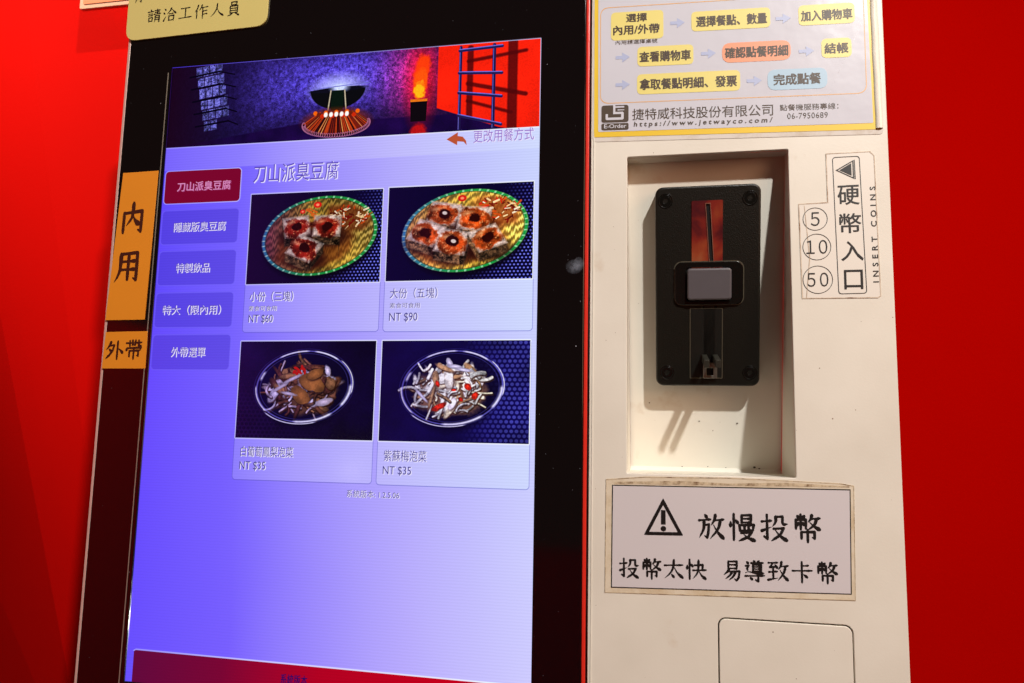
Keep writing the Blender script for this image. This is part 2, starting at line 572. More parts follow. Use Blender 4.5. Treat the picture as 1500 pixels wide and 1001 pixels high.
class Canvas:
    def __init__(s, w, h, bg):
        s.w, s.h = w, h
        s.a = np.zeros((h, w, 3)) + np.array(bg, float)
        s.y, s.x = np.mgrid[0:h, 0:w].astype(float)
        s.u = (s.x + .5) / h; s.v = (s.y + .5) / h      # unit = picture height; v down
        s.asp = w / h

    def put(s, mask, col):
        mask = np.clip(mask, 0, 1)[..., None]
        s.a = s.a * (1 - mask) + np.asarray(col, float) * mask

    def ell(s, cu, cv, ru, rv, ang=0, soft=0.01, wob=None):
        t = math.radians(ang)
        du, dv = s.u - cu, s.v - cv
        p = (du * math.cos(t) + dv * math.sin(t)) / ru; q = (-du * math.sin(t) + dv * math.cos(t)) / rv
        r = np.sqrt(p * p + q * q)
        if wob is not None:
            r = r + wob
        return np.clip((1 - r) * min(ru, rv) / soft + 0.5, 0, 1), r, np.arctan2(q, p)

    def poly(s, pts, soft=0.006):
        """convex polygon, either winding"""
        P = [np.array(p, float) for p in pts]
        area = sum(P[i][0] * P[(i + 1) % len(P)][1] - P[(i + 1) % len(P)][0] * P[i][1] for i in range(len(P)))
        if area < 0:
            P = P[::-1]
        m = np.ones_like(s.u)
        for i in range(len(P)):
            a, b = P[i], P[(i + 1) % len(P)]
            d = b - a; L = max(1e-9, math.hypot(*d))
            dist = (d[0] * (s.v - a[1]) - d[1] * (s.u - a[0])) / L
            m = np.minimum(m, np.clip(dist / soft + 0.5, 0, 1))
        return m

    def line(s, p, q, wd, soft=0.005):
        p = np.array(p, float); q = np.array(q, float); d = q - p; L2 = max(1e-9, (d * d).sum())
        t = np.clip(((s.u - p[0]) * d[0] + (s.v - p[1]) * d[1]) / L2, 0, 1)
        r = np.hypot(s.u - p[0] - t * d[0], s.v - p[1] - t * d[1])
        return np.clip((wd - r) / soft + 0.5, 0, 1)

    def strand(s, p, t, L, wd, curl, col, shade):
        """a curved shred: short soft pieces along an arc, dark underneath, light along its crest"""
        q = [np.array(p, float)]
        a = t
        for _ in range(6):
            q.append(q[-1] + L / 6 * np.array((math.cos(a), .75 * math.sin(a)))); a += curl / 6
        off = np.array((.006, .013))
        for k, (dw, cc, al) in enumerate(((.004, np.array(col) * (.30, .20, .17), .7), (0, np.array(col) * .86, 1.0), (-wd * .55, np.minimum(255, np.array(col) * 1.12), .8))):
            m = 0
            for a_, b_ in zip(q, q[1:]):
                o_ = off if k == 0 else 0
                m = np.maximum(m, s.line(a_ + o_, b_ + o_, max(.002, wd + dw), .008))
            s.put(m * al, cc * shade[..., None])

    def image(s, name):
        im = bpy.data.images.new(name, s.w, s.h)
        buf = np.ones((s.h, s.w, 4), np.float32)
        p = np.clip(s.a / 255.0, 0, 1)
        bl = p.copy()
        for ax in (0, 1):
            bl = sum(np.roll(bl, k, ax) for k in range(-4, 5)) / 9.0
        p = np.clip(p + 0.35 * (p - bl), 0, 1)
        p = np.clip(p ** 1.18 * 1.06, 0, 1)
        buf[..., :3] = p[::-1]
        im.pixels.foreach_set(buf.ravel())
        im.update(); im.pack()
        return im


def picture_mat(name, im):
    m, nt, b = new_mat(name)
    t = nt.nodes.new("ShaderNodeTexImage"); t.image = im
    uv = nt.nodes.new("ShaderNodeUVMap")
    nt.links.new(uv.outputs[0], t.inputs[0])
    nt.links.new(t.outputs[0], b.inputs["Emission Color"])
    b.inputs["Emission Strength"].default_value = 1.0
    b.inputs["Base Color"].default_value = (0, 0, 0, 1)
    b.inputs["Roughness"].default_value = 0.12
    return m


def dots(c, bg_l, bg_r, dot, pitch, where, r0=0.30):
    k = (c.u / c.asp)[..., None]
    c.a = np.array(bg_l) * (1 - k) + np.array(bg_r) * k
    row = np.floor(c.v / (pitch * 0.87))
    fu = (c.u / pitch + 0.5 * (row % 2)) % 1 - 0.5
    fv = (c.v / (pitch * 0.87)) % 1 - 0.5
    m = np.clip((r0 - np.hypot(fu, fv)) * 6 + .5, 0, 1)
    c.put(m * where, dot)


def basket_dish(name, blocks, bright, seed):
    W, H = 560, 366
    c = Canvas(W, H, (20, 8, 45))
    where = np.clip((c.u / c.asp - 0.66) * 3.0 + (c.v - 0.45) * 0.9, 0.0, 1)
    dots(c, (30, 6, 44) if bright < .8 else (10, 4, 42), (10, 7, 58), (112, 118, 222), 0.040, where, .26)
    cu, cv, ru, rv, ang = 0.82, 0.485, 0.66, 0.425, -9
    m, r, th = c.ell(cu, cv, ru, rv, ang)
    c.put(c.ell(cu + .01, cv + .05, ru, rv, ang, 0.05)[0] * .8, (8, 4, 25))
    # woven tray
    st = fnoise(H, W, 5, seed, 3, 9.0)
    ca = math.radians(38)
    sa = np.sin((c.u * math.sin(ca) + c.v * math.cos(ca)) * 95 + 9 * st)
    tone = 0.50 + 0.36 * fnoise(H, W, 4, seed + 1) + 0.20 * sa
    left = np.clip(1.15 - c.u / c.asp * 2.4, 0, 1)[..., None] * (1 - .6 * (bright > .8))
    base = np.stack([262 * tone, 216 * tone, 92 * tone], -1) * bright * np.clip(.55 + 1.1 * fnoise(H, W, 3, seed + 4), .5, 1.15)[..., None]
    base = base * (1 - left) + np.stack([165 * tone, 60 * tone, 110 * tone], -1) * left * bright
    hi = np.clip((c.u / c.asp - .55) * 3, 0, 1) * np.clip(.9 - c.v, 0, 1)
    base = base + (hi * (sa > .2))[..., None] * np.array([60, 70, 90]) * bright
    c.put(m, base)
    # sauce puddle round the blocks
    wob = (fnoise(H, W, 7, seed + 3) - .5) * .5
    c.put(c.ell(cu - .05, cv + .10, ru * .66, rv * .62, ang, .08, wob)[0] * .62, np.array((150, 60, 20)) * bright)
    # rim: green cord with pale bindings
    rim = np.clip(1.3 - np.abs(r - 0.975) * 30, 0, 1)
    g = np.zeros((H, W, 3)) + np.array((22, 138, 70))
    lf = np.clip(1.0 - c.u / c.asp * 2.2, 0, 1)[..., None]
    g = g * (1 - lf) + np.array((62, 110, 190)) * lf
    c.put(rim, g * (0.75 + .4 * bright))
    tick = (np.cos(th * 46) > 0.72) * rim
    c.put(tick * .6, (215, 240, 215))
    c.put(np.clip(1 - np.abs(r - 0.94) * 60, 0, 1) * .5, (25, 40, 30))
    # pickled garnish, upper right
    rs = np.random.RandomState(seed)
    gx, gy = cu + .33, cv - .20
    c.put(c.ell(gx, gy, .25, .14, 18, .05, wob)[0] * .8, np.array((150, 70, 30)) * bright)
    for i in range(70):
        a = rs.rand() * 6.28; q = rs.rand() ** .5
        px, py = gx + .25 * q * math.cos(a), gy + .12 * q * math.sin(a)
        t = rs.rand() * 6.28; L = .02 + .05 * rs.rand()
        pal = [(120, 20, 15), (190, 80, 25), (225, 195, 150), (90, 25, 15), (200, 40, 20), (235, 215, 190)]
        c.put(c.line((px, py), (px + L * math.cos(t), py + .6 * L * math.sin(t)), .004 + .007 * rs.rand()) * .9,
              np.array(pal[rs.randint(6)]) * (.6 + .5 * bright))
    for px, py, r1 in ((cu - .03, cv - .34, .045), (cu - .20, cv - .27, .03)):
        mm, rr_, _ = c.ell(px, py, r1, r1 * .75)
        c.put(mm, (215, 35, 25)); c.put(c.ell(px, py, r1 * .45, r1 * .33)[0], (250, 150, 110))
    for i in range(9):
        px, py = cu - .22 + .16 * rs.rand(), cv - .30 + .12 * rs.rand()
        c.put(c.line((px, py), (px + .05, py + .05 * (rs.rand() - .3)), .010) * .9, np.array((235, 120, 40)) * (.6 + .4 * bright))
    # tofu blocks
    fine = fnoise(H, W, 42, seed + 7, 3)
    mid = fnoise(H, W, 14, seed + 8, 4)
    for (bx, by, s, a, hole) in blocks:
        t = math.radians(a)
        def R(p, q):
            return (bx + s * (p * math.cos(t) - q * math.sin(t)), by + s * .72 * (p * math.sin(t) + q * math.cos(t)))
        top = [R(-1, -1), R(1, -1), R(1, 1), R(-1, 1)]
        dn = s * .62
        low = sorted(top, key=lambda p: p[1])
        c.put(c.ell(bx + .01, by + s * .72, s * 1.5, s * .8, 0, .05)[0] * .7, (40, 10, 12))
        for i in range(4):
            p, q = top[i], top[(i + 1) % 4]
            nx = (q[1] - p[1])
            side = [p, q, (q[0], q[1] + dn), (p[0], p[1] + dn)]
            lit = .55 if (q[0] + p[0]) / 2 < bx else .38
            if (p[1] + q[1]) / 2 > by - .002:
                tex = (0.6 + .9 * (mid - .5) + 1.2 * (fine - .5))[..., None]
                c.put(c.poly(side, .02), np.array((205, 150, 105)) * lit * 1.5 * tex * bright)
        tex = (0.86 + .55 * (mid - .5) + .5 * (fine - .5))[..., None]
        c.put(c.poly(top, .03), np.clip(np.array((232, 208, 196)) * tex * (.55 + .45 * bright), 0, 255))
        for i in range(4):
            c.put(c.line(top[i], top[(i + 1) % 4], .004, .012) * .22, np.array((250, 240, 235)) * (.5 + .5 * bright))
        m1, r1, _ = c.ell(bx, by + .01, s * .98, s * .68, a, .025, (mid - .5) * .9)
        sc_ = (0.75 + 1.3 * (mid - .5))[..., None]
        c.put(m1 * .98, np.clip(np.array((215, 88, 28) if bright > .8 else (160, 36, 22)) * sc_ * (.7 + .4 * bright), 0, 255))
        c.put(np.clip((fine - .62) * 6, 0, 1) * m1 * .55, (255, 190, 130))
        c.put(c.ell(bx - s * .45, by - s * .32, s * .30, s * .10, a - 15, .03, (mid - .5))[0] * .6, (255, 205, 150))
        c.put(c.ell(bx + .005, by, s * .42, s * .30, a, .015, (mid - .5))[0] * .95, (45, 5, 8))
        if hole:
            c.put(c.ell(bx + .01, by - .005, s * .17, s * .12, a, .01)[0] * .9, (235, 225, 215))
    c.a *= (0.93 + .14 * fnoise(H, W, 60, seed + 9, 2))[..., None]
    k = np.clip(1 - c.u / c.asp * 1.6, 0, 1)[..., None] * .22
    c.a = c.a * (1 - k) + np.array((60, 20, 130)) * k
    return picture_mat(name, c.image(name))


def bowl_dish(name, pale, seed, shift):
    W, H = 560, 366
    c = Canvas(W, H, (18, 8, 55))
    if shift:
        where = np.clip((c.u / c.asp - 0.55) * 3.2, 0.0, 1)
        dots(c, (20, 8, 70), (30, 22, 130), (92, 92, 215), 0.052, where, .36)
    else:
        where = np.clip((c.v - .35) * 1.6, 0, 1) * np.clip(.75 - c.u / c.asp, 0, 1) + .05
        dots(c, (44, 16, 84), (22, 9, 66), (14, 5, 48), 0.048, where * 1.2, .36)
    k = fnoise(H, W, 3, seed)
    c.a *= (0.45 + .5 * k)[..., None]
    cu, cv, ru, rv, ang = .745, .465, (.515 if shift else .53), .36, -5
    c.put(c.ell(cu, cv + .09, ru * .86, rv * .95, ang, .08)[0] * .75, (9, 5, 34))
    m, r, th = c.ell(cu, cv, ru, rv, ang)
    c.put(m * .72, (13, 8, 46))
    rs = np.random.RandomState(seed)
    mid = fnoise(H, W, 12, seed + 2, 4)
    fine = fnoise(H, W, 40, seed + 5, 3)
    hx, hy = cu - .01, cv + .025
    c.put(c.ell(hx, hy + .02, .36, .24, 0, .05, (mid - .5) * .3)[0], np.array((95, 62, 48) if not shift else (130, 95, 75)))
    n = 120
    order = sorted([(rs.rand(), rs.rand(), rs.rand()) for _ in range(n)], key=lambda q: q[1])
    for i, (a, q, e) in enumerate(order):
        ang2 = a * 6.283; rad = .92 * (rs.rand() ** .5)
        px, py = hx + .40 * rad * math.cos(ang2), hy + .265 * rad * math.sin(ang2) - .02
        L, B, t = (.05 + .07 * rs.rand(), .020 + .032 * rs.rand(), rs.rand() * 180) if rs.rand() < .75 else (.07 + .06 * rs.rand(), .015 + .013 * rs.rand(), rs.rand() * 180)
        if pale:
            pal = [(255, 250, 250), (248, 240, 236), (255, 253, 255), (236, 222, 200), (190, 150, 110), (240, 232, 246)]
        else:
            pal = [(140, 92, 78), (118, 72, 56), (182, 160, 190), (150, 105, 76), (92, 50, 48), (196, 184, 220)]
        col = np.array(pal[rs.randint(6)], float)
        if e < .62:
            c.strand((px - .03, py), math.radians(t * 2), L * 1.7, .008 + .012 * a * q, (e - .3) * 6.0, col, np.clip(.85 + .9 * (mid - .5) + .5 * (fine - .5), .4, 1.15))
            continue
        sh = c.ell(px + .006, py + .012, L, B, t, .012, (mid - .5) * .9)[0]
        c.put(sh * .8, col * np.array((.34, .22, .18)))
        mk, r_, _ = c.ell(px, py, L, B, t, .012, (mid - .5) * .8)
        shade = np.clip(1.22 - .40 * r_ + .5 * (fine - .5) + .8 * (mid - .5), .35, 1.2)
        c.put(mk * .96, np.clip(col * shade[..., None], 0, 255))
    if not pale:
        for px, py, L, B, t in ((hx + .10, hy - .06, .14, .085, 20), (hx - .02, hy + .07, .12, .07, 40), (hx + .13, hy - .15, .09, .05, -20)):
            c.put(c.ell(px + .008, py + .014, L, B, t, .02)[0] * .7, (40, 18, 20))
            mk, r_, _ = c.ell(px, py, L, B, t, .008, (mid - .5) * .5)
            c.put(mk, np.clip(np.array((158, 102, 58)) * (1.15 - .35 * r_ + .7 * (mid - .5))[..., None], 0, 255))
        for px, py, L, B, t in ((hx + .25, hy + .13, .10, .035, -15), (hx - .24, hy - .02, .10, .02, -30), (hx - .12, hy - .10, .13, .018, -25), (hx - .16, hy + .05, .09, .018, 10)):
            mk, r_, _ = c.ell(px, py, L, B, t, .008, (mid - .5) * .6)
            c.put(mk * .9, np.clip(np.array((205, 190, 225)) * (1.1 - .4 * r_)[..., None], 0, 255))
        for i in range(10):
            px, py = hx - .12 + .14 * rs.rand(), hy - .22 + .07 * rs.rand()
            c.put(c.ell(px, py, .026, .014, rs.rand() * 180, .006)[0], (185, 30, 22))
    else:
        for px, py, L, B, t in ((hx - .02, hy - .27, .055, .028, 60), (hx + .04, hy - .23, .08, .022, 5), (hx + .12, hy - .20, .10, .018, 8), (hx - .30, hy + .06, .085, .015, 45)):
            mk, r_, _ = c.ell(px, py, L, B, t, .008, (mid - .5) * .6)
            c.put(mk, np.clip(np.array((225, 218, 245)) * (1.1 - .4 * r_)[..., None], 0, 255))
        for px, py, L, B, t in ((hx - .12, hy + .17, .085, .03, -25), (hx + .17, hy - .04, .05, .035, 40), (hx + .25, hy + .05, .04, .03, -50), (hx - .14, hy - .06, .03, .018, 60), (hx + .10, hy + .09, .028, .02, 30), (hx + .03, hy - .0, .03, .014, 0)):
            mk, r_, _ = c.ell(px, py, L, B, t, .008, (mid - .5) * .9)
            c.put(mk, np.clip(np.array((225, 52, 28)) * (1.2 - .5 * r_ + .8 * (fine - .5))[..., None], 0, 255))
    # the glass rim and its glints
    for rr_, wdt, al, col in ((1.0, 36, .75, (135, 130, 230)), (.93, 60, .35, (120, 115, 220)), (1.06, 60, .28, (95, 90, 200))):
        c.put(np.clip(1 - np.abs(r - rr_) * wdt, 0, 1) * al, col)
    for a0, wd_, rr_, tk in ((80, 26, 1.0, .060), (-100, 20, 1.0, .034), (-58, 18, 1.0, .034), (22, 20, .985, .055), (-155, 10, .95, .045), (165, 24, 1.02, .026), (110, 34, 1.06, .024), (-10, 30, 1.03, .020)):
        d = np.abs((np.degrees(th) - a0 + 180) % 360 - 180)
        c.put(np.clip(1 - np.abs(r - rr_) / tk, 0, 1) * np.clip((wd_ - d) / 5, 0, 1) * .92, (235, 232, 255))
    c.a *= (0.93 + .14 * fnoise(H, W, 60, seed + 9, 2))[..., None]
    kk = np.clip(1 - c.u / c.asp * 1.3, 0, 1)[..., None] * .25
    c.a = c.a * (1 - kk) + np.array((60, 24, 140)) * kk
    return picture_mat(name, c.image(name))


def banner_picture():
    W, H = 1200, 264
    c = Canvas(W, H, (12, 5, 35))
    A = c.asp
    big = fnoise(H, W, 5, 11, 3); fine = fnoise(H, W, 34, 12, 3); swirl = fnoise(H, W, 16, 13, 4)
    rg = np.clip(1 - np.abs((swirl * 9) % 1 - .5) * 3, 0, 1)
    # stone wall under blue light
    lit = np.exp(-((c.u / A - .50) / .17) ** 2) * np.exp(-((c.v - .28) / .42) ** 2) * 1.0 + .42 * np.exp(-((c.u / A - .30) / .10) ** 2) * np.exp(-((c.v - .4) / .5) ** 2) + .10
    tx = np.clip(.45 + .8 * (fine - .4) + .28 * rg, .05, 1.2)
    wall = np.stack([112 * lit * tx, 104 * lit * tx, 235 * lit * tx], -1) + np.array((20, 8, 48))
    warm = np.exp(-((c.u / A - .685) / .075) ** 2) * np.exp(-((c.v - .30) / .45) ** 2)
    wall += np.stack([235 * warm * tx, 20 * warm * tx, 40 * warm * tx], -1)
    c.a = wall
    fl = c.poly([(0, .80), (A * .38, .80), (A * .60, .68), (A * .74, .62), (A * .90, .90), (A, 1.02), (A, 1.2), (0, 1.2)], .02)
    floor_ = np.stack([14 + 30 * big, 4 + 8 * big, 48 + 40 * big], -1)
    c.put(fl, floor_)
    c.put(np.clip(1 - c.u / A * 6, 0, 1) * .8, (34, 2, 30))
    # lit stone blocks, left
    for i in range(6):
        for j in range(4):
            x0 = A * .072 + j * .088 + i * .030; y0 = .03 + i * .135 - j * .012
            if i == 5 and j > 1:
                continue
            b = (.85 - .12 * abs(j - 1.2)) * (1 - .08 * abs(i - 2))
            mk = c.poly([(x0, y0), (x0 + .080, y0 - .012), (x0 + .088, y0 + .108), (x0 + .010, y0 + .122)], .012)
            t2 = np.clip(.75 + 1.1 * (fine - .5) + .5 * (rg - .3), .2, 1.2)[..., None]
            c.put(mk * .95, np.array((185, 182, 330)) * b * t2)
    for i in range(5):
        y0 = .12 + i * .155
        c.put(c.line((A * .055 + i * .03, y0 + .02), (A * .14 + i * .04, y0 - .03), .011) + c.line((A * .14 + i * .04, y0 - .03), (A * .185 + i * .02, y0 - .00 + .02), .008), (8, 3, 32))
    # hanging cauldron
    bx, by = A * .478, .41
    c.put(c.ell(bx, by, .30, .16, -2, .14)[0] * .8, (190, 195, 255))
    m, r, th = c.ell(bx, by, .34, .24, -2)
    c.put(m * (c.v > by + .005 * 1), (10, 14, 22))
    c.put(c.ell(bx, by + .01, .34, .030, -2)[0], (14, 16, 36))
    c.put(c.ell(bx + .02, by - .01, .10, .05, 0, .05)[0], (205, 215, 255))
    c.put(c.line((bx - .33, by - .01), (bx + .38, by - .05), .006) * .8, (120, 120, 200))
    c.put(c.poly([(bx - .07, by + .02), (bx + .08, by + .02), (bx + .07, by + .26), (bx - .08, by + .26)]), (8, 30, 22))
    for dx in (-.085, .085):
        c.put(c.line((bx + dx, by + .02), (bx + dx * 1.3, by + .25), .008), (170, 160, 140))
    # fire bowl with fanned spikes
    fx, fy = bx - .005, .84
    c.put(c.ell(fx, fy - .04, .38, .15, 0, .08)[0] * .85, (150, 48, 14))
    rs = np.random.RandomState(5)
    for i in range(90):
        a = math.radians(-8 + 196 * i / 89.)
        px, py = fx + .40 * math.cos(a), fy + .135 * math.sin(a) - .01
        q = rs.rand()
        col = (190, 75, 30) if q < .25 else ((125, 36, 24) if q < .6 else ((215, 150, 90) if q < .70 else (50, 10, 20)))
        c.put(c.line((fx + .20 * math.cos(a), fy - .15 + .05 * math.sin(a)), (px, py), .006) * .9, col)
        if i % 2 == 0:
            mk, r_, _ = c.ell(px, py, .024, .028)
            c.put(np.clip(1 - np.abs(r_ - .8) * 3, 0, 1), (165, 105, 140)); c.put(c.ell(px, py, .010, .012)[0], (25, 8, 20))
    for i in range(13):
        px = fx - .26 + .52 * i / 12.
        c.put(c.ell(px, fy - .150 + .020 * (i % 3), .026, .026, 0, .012)[0], [(235, 110, 20), (120, 40, 20), (200, 50, 15)][i % 3])
    for i in range(5):
        c.put(c.ell(fx - .13 + .065 * i, fy - .125, .024, .030, 10)[0], (245, 240, 235))
    # flame lamp
    lx = A * .695
    c.put(c.ell(lx + .02, .42, .15, .40, 0, .2)[0] * .55, (255, 20, 15))
    c.put(c.ell(lx + .035, .24, .095, .16, 12, .04, (swirl - .5) * .6)[0], (250, 72, 18))
    c.put(c.ell(lx + .01, .42, .085, .18, 8, .03, (swirl - .5) * .5)[0], (252, 95, 18))
    c.put(c.ell(lx, .50, .065, .10, 0, .03, (swirl - .5) * 1.2)[0], (255, 185, 30))
    c.put(c.poly([(lx - .10, .615), (lx + .10, .615), (lx + .09, .86), (lx - .09, .86)]), (16, 10, 20))
    c.put(c.poly([(lx - .10, .60), (lx + .10, .60), (lx + .10, .63), (lx - .10, .63)]), (220, 120, 30))
    c.put(c.ell(lx - .0, .985, .10, .10, 0, .04, (swirl - .5) * .6)[0] * .85, (205, 25, 25))
    # red side wall with a ladder and its shadow
    wl = c.poly([(A * .742, -.1), (A * 1.02, -.1), (A * 1.02, 1.10), (A * .90, .98), (A * .742, .72)], .01)
    sh = np.clip(.86 + .2 * big - .25 * np.clip((c.v - .6), 0, 1), 0, 1.1)[..., None]
    c.put(wl, np.array((255, 44, 18)) * sh)
    dk = (90, 8, 14)
    for p, q, wd_ in (((A * .932, .0), (A * .932, 1.0), .055), ((A * .82, .20), (A * .965, .12), .020), ((A * .82, .46), (A * .965, .62), .024), ((A * .82, .66), (A * .93, .82), .018), ((A * .825, .05), (A * .825, .9), .035)):
        c.put(c.line(p, q, wd_, .02) * .85 * wl, dk)
    for xx, w_ in ((A * .800, .017), (A * .885, .020)):
        c.put(c.line((xx, .03), (xx + .0, .98), w_), (38, 32, 84))
        c.put(c.line((xx - .008, .03), (xx - .008, .98), .004), (104, 98, 180))
    for yy, dy in ((.07, -.02), (.33, .03), (.56, .07), (.82, .13)):
        c.put(c.line((A * .797, yy), (A * .905, yy + dy), .017), (42, 36, 92))
        c.put(c.line((A * .797, yy - .014), (A * .905, yy + dy - .014), .006), (112, 106, 190))
    c.a *= (0.92 + .16 * fnoise(H, W, 90, 30, 2))[..., None]
    return picture_mat("banner_pixels", c.image("banner_pixels"))


# ---------------------------------------------------------------- materials in use
WHITE = panel_mat()
GLASS = glass_mat()
INK = mat("black_ink", (22, 18, 18), 0.4, var=0.15, scale=300)
BROWN_INK = mat("brown_ink", (72, 58, 44), 0.45, var=0.1, scale=300)
PLASTIC = mat("black_plastic", (17, 17, 12), 0.36, var=0.2, scale=200, bump=0.25, bscale=1500)
GLOSSY_BLACK = mat("glossy_black_plastic", (14, 15, 13), 0.22, var=0.1)
VOID = mat("slot_dark", (3, 3, 3), 0.9)
GREY_BUTTON = mat("grey_plastic", (92, 89, 94), 0.38, var=0.05, scale=200)
STEEL = mat("dull_steel", (150, 150, 140), 0.35, metal=0.9, var=0.15, scale=300)

# ---------------------------------------------------------------- walls
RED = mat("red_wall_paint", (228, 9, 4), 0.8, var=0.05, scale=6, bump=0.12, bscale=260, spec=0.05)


def struct(name, me, m):
    o = finish(name, me, None, m)
    o['kind'] = 'structure'
    return o


# left wall: three facets, tilted so slanting shadow edges are built into the shape
def at_wall(px, pz):
    return (px, 250.0, pz)


wl = poly_mesh(
    [(-784, 250, 700), (-504, 250, -400), (-200, 250, -400), (-200, 250, 700),
     (-937, 272, 700), (-555, 258, -400), (-1500, 470, 700), (-1500, 640, -400),
     (-428, 250, -700), (-200, 250, -700), (-470, 254, -700), (-1500, 686, -700)],
    [(0, 1, 2, 3), (4, 5, 1, 0), (6, 7, 5), (6, 5, 4), (1, 8, 9, 2), (5, 10, 8, 1), (7, 11, 10, 5)])
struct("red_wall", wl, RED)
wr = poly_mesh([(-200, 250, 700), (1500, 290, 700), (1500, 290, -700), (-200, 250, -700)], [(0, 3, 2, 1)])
struct("red_wall", wr, mat("shaded_red_wall_paint", (172, 3, 0), 0.9, var=0.08, scale=5, bump=0.12, bscale=260, spec=0.0))  # darker copy of the red paint, dimmer light put into the colour

# the room behind the photographer: a red counter front that the glass mirrors in its lower part, floor and ceiling
struct("red_side_wall", box_mesh(-1360, -1300, -1800, -760, -1100, 262), RED)
struct("red_room_wall", box_mesh(-1300, 200, -1860, -1800, -1100, -330), RED)
gl = empty("globe_lamp", -784, -1410, -120, "small glowing globe lamp behind the photographer, mirrored in the display", "lamp")
gm = bmesh.new(); bmesh.ops.create_uvsphere(gm, u_segments=24, v_segments=16, radius=16, matrix=Matrix.Translation((-784, -1410, -96)))
gme = bpy.data.meshes.new("tmp"); gm.to_mesh(gme); gm.free()
finish("globe", gme, gl, glow("lamp_glow", (255, 244, 225), 9.0), smooth=True)
finish("lamp_stem", box_mesh(-787, -781, -1413, -1407, -1100, -112), gl, mat("lamp_stem_metal", (60, 55, 50), .4, metal=.6))
struct("floor", box_mesh(-2600, 2600, -2600, 400, -1160, -1110), mat("dark_floor_tile", (70, 40, 32), 0.4, var=0.2, scale=8))

# orange sign high on the left wall
sg = empty("wall_sign", -530, 210, 448, "orange sign with a pale border on the red wall at top left", "sign")
flat("board", [quad([(-617, 448.5), (-440, 449.2), (-440, 650), (-617, 650)], 3)], 205, mat("pale_sign_edge", (235, 190, 165), 0.5), sg, thick=5, bev=0.8)
flat("print", [quad([(-612, 453.5), (-445, 454.2), (-445, 645), (-612, 645)], 2)], 204.2, mat("orange_sign_print", (240, 130, 60), 0.5), sg)

# ---------------------------------------------------------------- touch display
dk = empty("touch_display", -216, 20, -250, "tall touchscreen behind black glass showing a purple food menu", "touchscreen")
GZ0, GZ1 = -260, 440
body = finish("housing", box_mesh(-381, -50, 7, 60, GZ0, GZ1), dk, mat("black_housing", (20, 18, 18), 0.5), bevel=1.5)
flat("glass", [rr(-383, GZ0, -47.4, GZ1, 2), rr(-347.6, -165, -76.8, 260.4)], 0.0, GLASS, dk, thick=5, bev=0.5)
finish("edge_trim", box_mesh(-385.4, -383.2, 0.6, 26, GZ0, GZ1), dk, mat("pale_metal_trim", (240, 200, 190), 0.3, metal=0.3), bevel=0.5)  # pink tint paints in the red walls mirrored by this pale edge
finish("edge_trim", box_mesh(-47.2, -44.9, 0.4, 26, GZ0, GZ1), dk, mat("red_reflection_trim", (225, 50, 36), 0.3), bevel=0.6)  # reflection of the red walls painted as the trim's own colour
# thin silver film edge that stands between the left border and the picture
SILVER = mat("silver_line", (190, 185, 170), 0.3, metal=0.6, var=0.2, scale=200)
finish("film_edge", poly_mesh([(-351.6, -0.3, -240), (-350.8, -0.3, -240), (-349.2, -0.3, 256), (-350.0, -0.3, 256)], [(0, 1, 2, 3)]), dk, SILVER)

top = [(0.0, (94, 70, 252)), (0.22, (118, 100, 255)), (0.42, (156, 142, 253)), (0.65, (180, 174, 252)), (1.0, (200, 212, 254))]
bot = [(0.0, (102, 80, 255)), (0.26, (118, 95, 255)), (0.5, (157, 140, 253)), (0.72, (183, 170, 253)), (1.0, (206, 204, 255))]
lighter = lambda st, k: [(p, tuple(min(255, v + (255 - v) * k) for v in c)) for p, c in st]
PAGE_M = glow_ramp("page_background", top, bot)
HEAD_M = glow_ramp("page_header", lighter(top, .16), lighter(top, .16), .01)
CARD_M = glow_ramp("card_background", lighter(top, .13), lighter(top, .13), .02)
EDGE_M = glow_ramp("card_outline", [(0, (80, 60, 215)), (.5, (125, 115, 215)), (1, (150, 155, 225))], [(0, (80, 60, 215)), (.5, (125, 115, 215)), (1, (150, 155, 225))])
LIGHT = glow_ramp("bright_lines", [(0, (150, 140, 255)), (.5, (215, 212, 255)), (1, (240, 245, 255))], [(0, (150, 140, 255)), (.5, (215, 212, 255)), (1, (240, 245, 255))])
DARK_TXT = glow("dark_text_pixels", (92, 74, 186))
DARK_TXT2 = glow("blue_black_text_pixels", (74, 68, 146))
PALE_TXT = glow("pale_text_pixels", (236, 230, 255))
YS = 0.9    # display surface lies just behind the glass face

flat("screen", [rr(-349.2, -170, -76.4, 260.5)], YS + .3, PAGE_M, dk, uv=True)
flat("banner_picture", [rr(-347.4, 199.6, -77.2, 260.0)], YS, banner_picture(), dk, uv=(-347.4, 199.6, 270.2, 60.4))
flat("header_bar", [[(-347.4, 182.5), (-77.2, 185), (-77.2, 199.4), (-347.4, 199.4)]], YS, HEAD_M, dk, uv=True)
flat("divider", [rr(-347.4, 198.9, -77.2, 199.6)], YS - .05, LIGHT, dk, uv=True)


def caption(name, body, box, parent, ghost=0.55, bold=0.0, m=DARK_TXT, y=YS - .5, pm=PALE_TXT):
    a = text_mesh(body, (box[0] + ghost, box[1] - ghost * .7, box[2] + ghost, box[3] - ghost * .7), y + .1, bold=bold + 0.012)
    b = text_mesh(body, box, y, bold=bold)
    return finish(name, join([a, b]), parent, [pm, m])


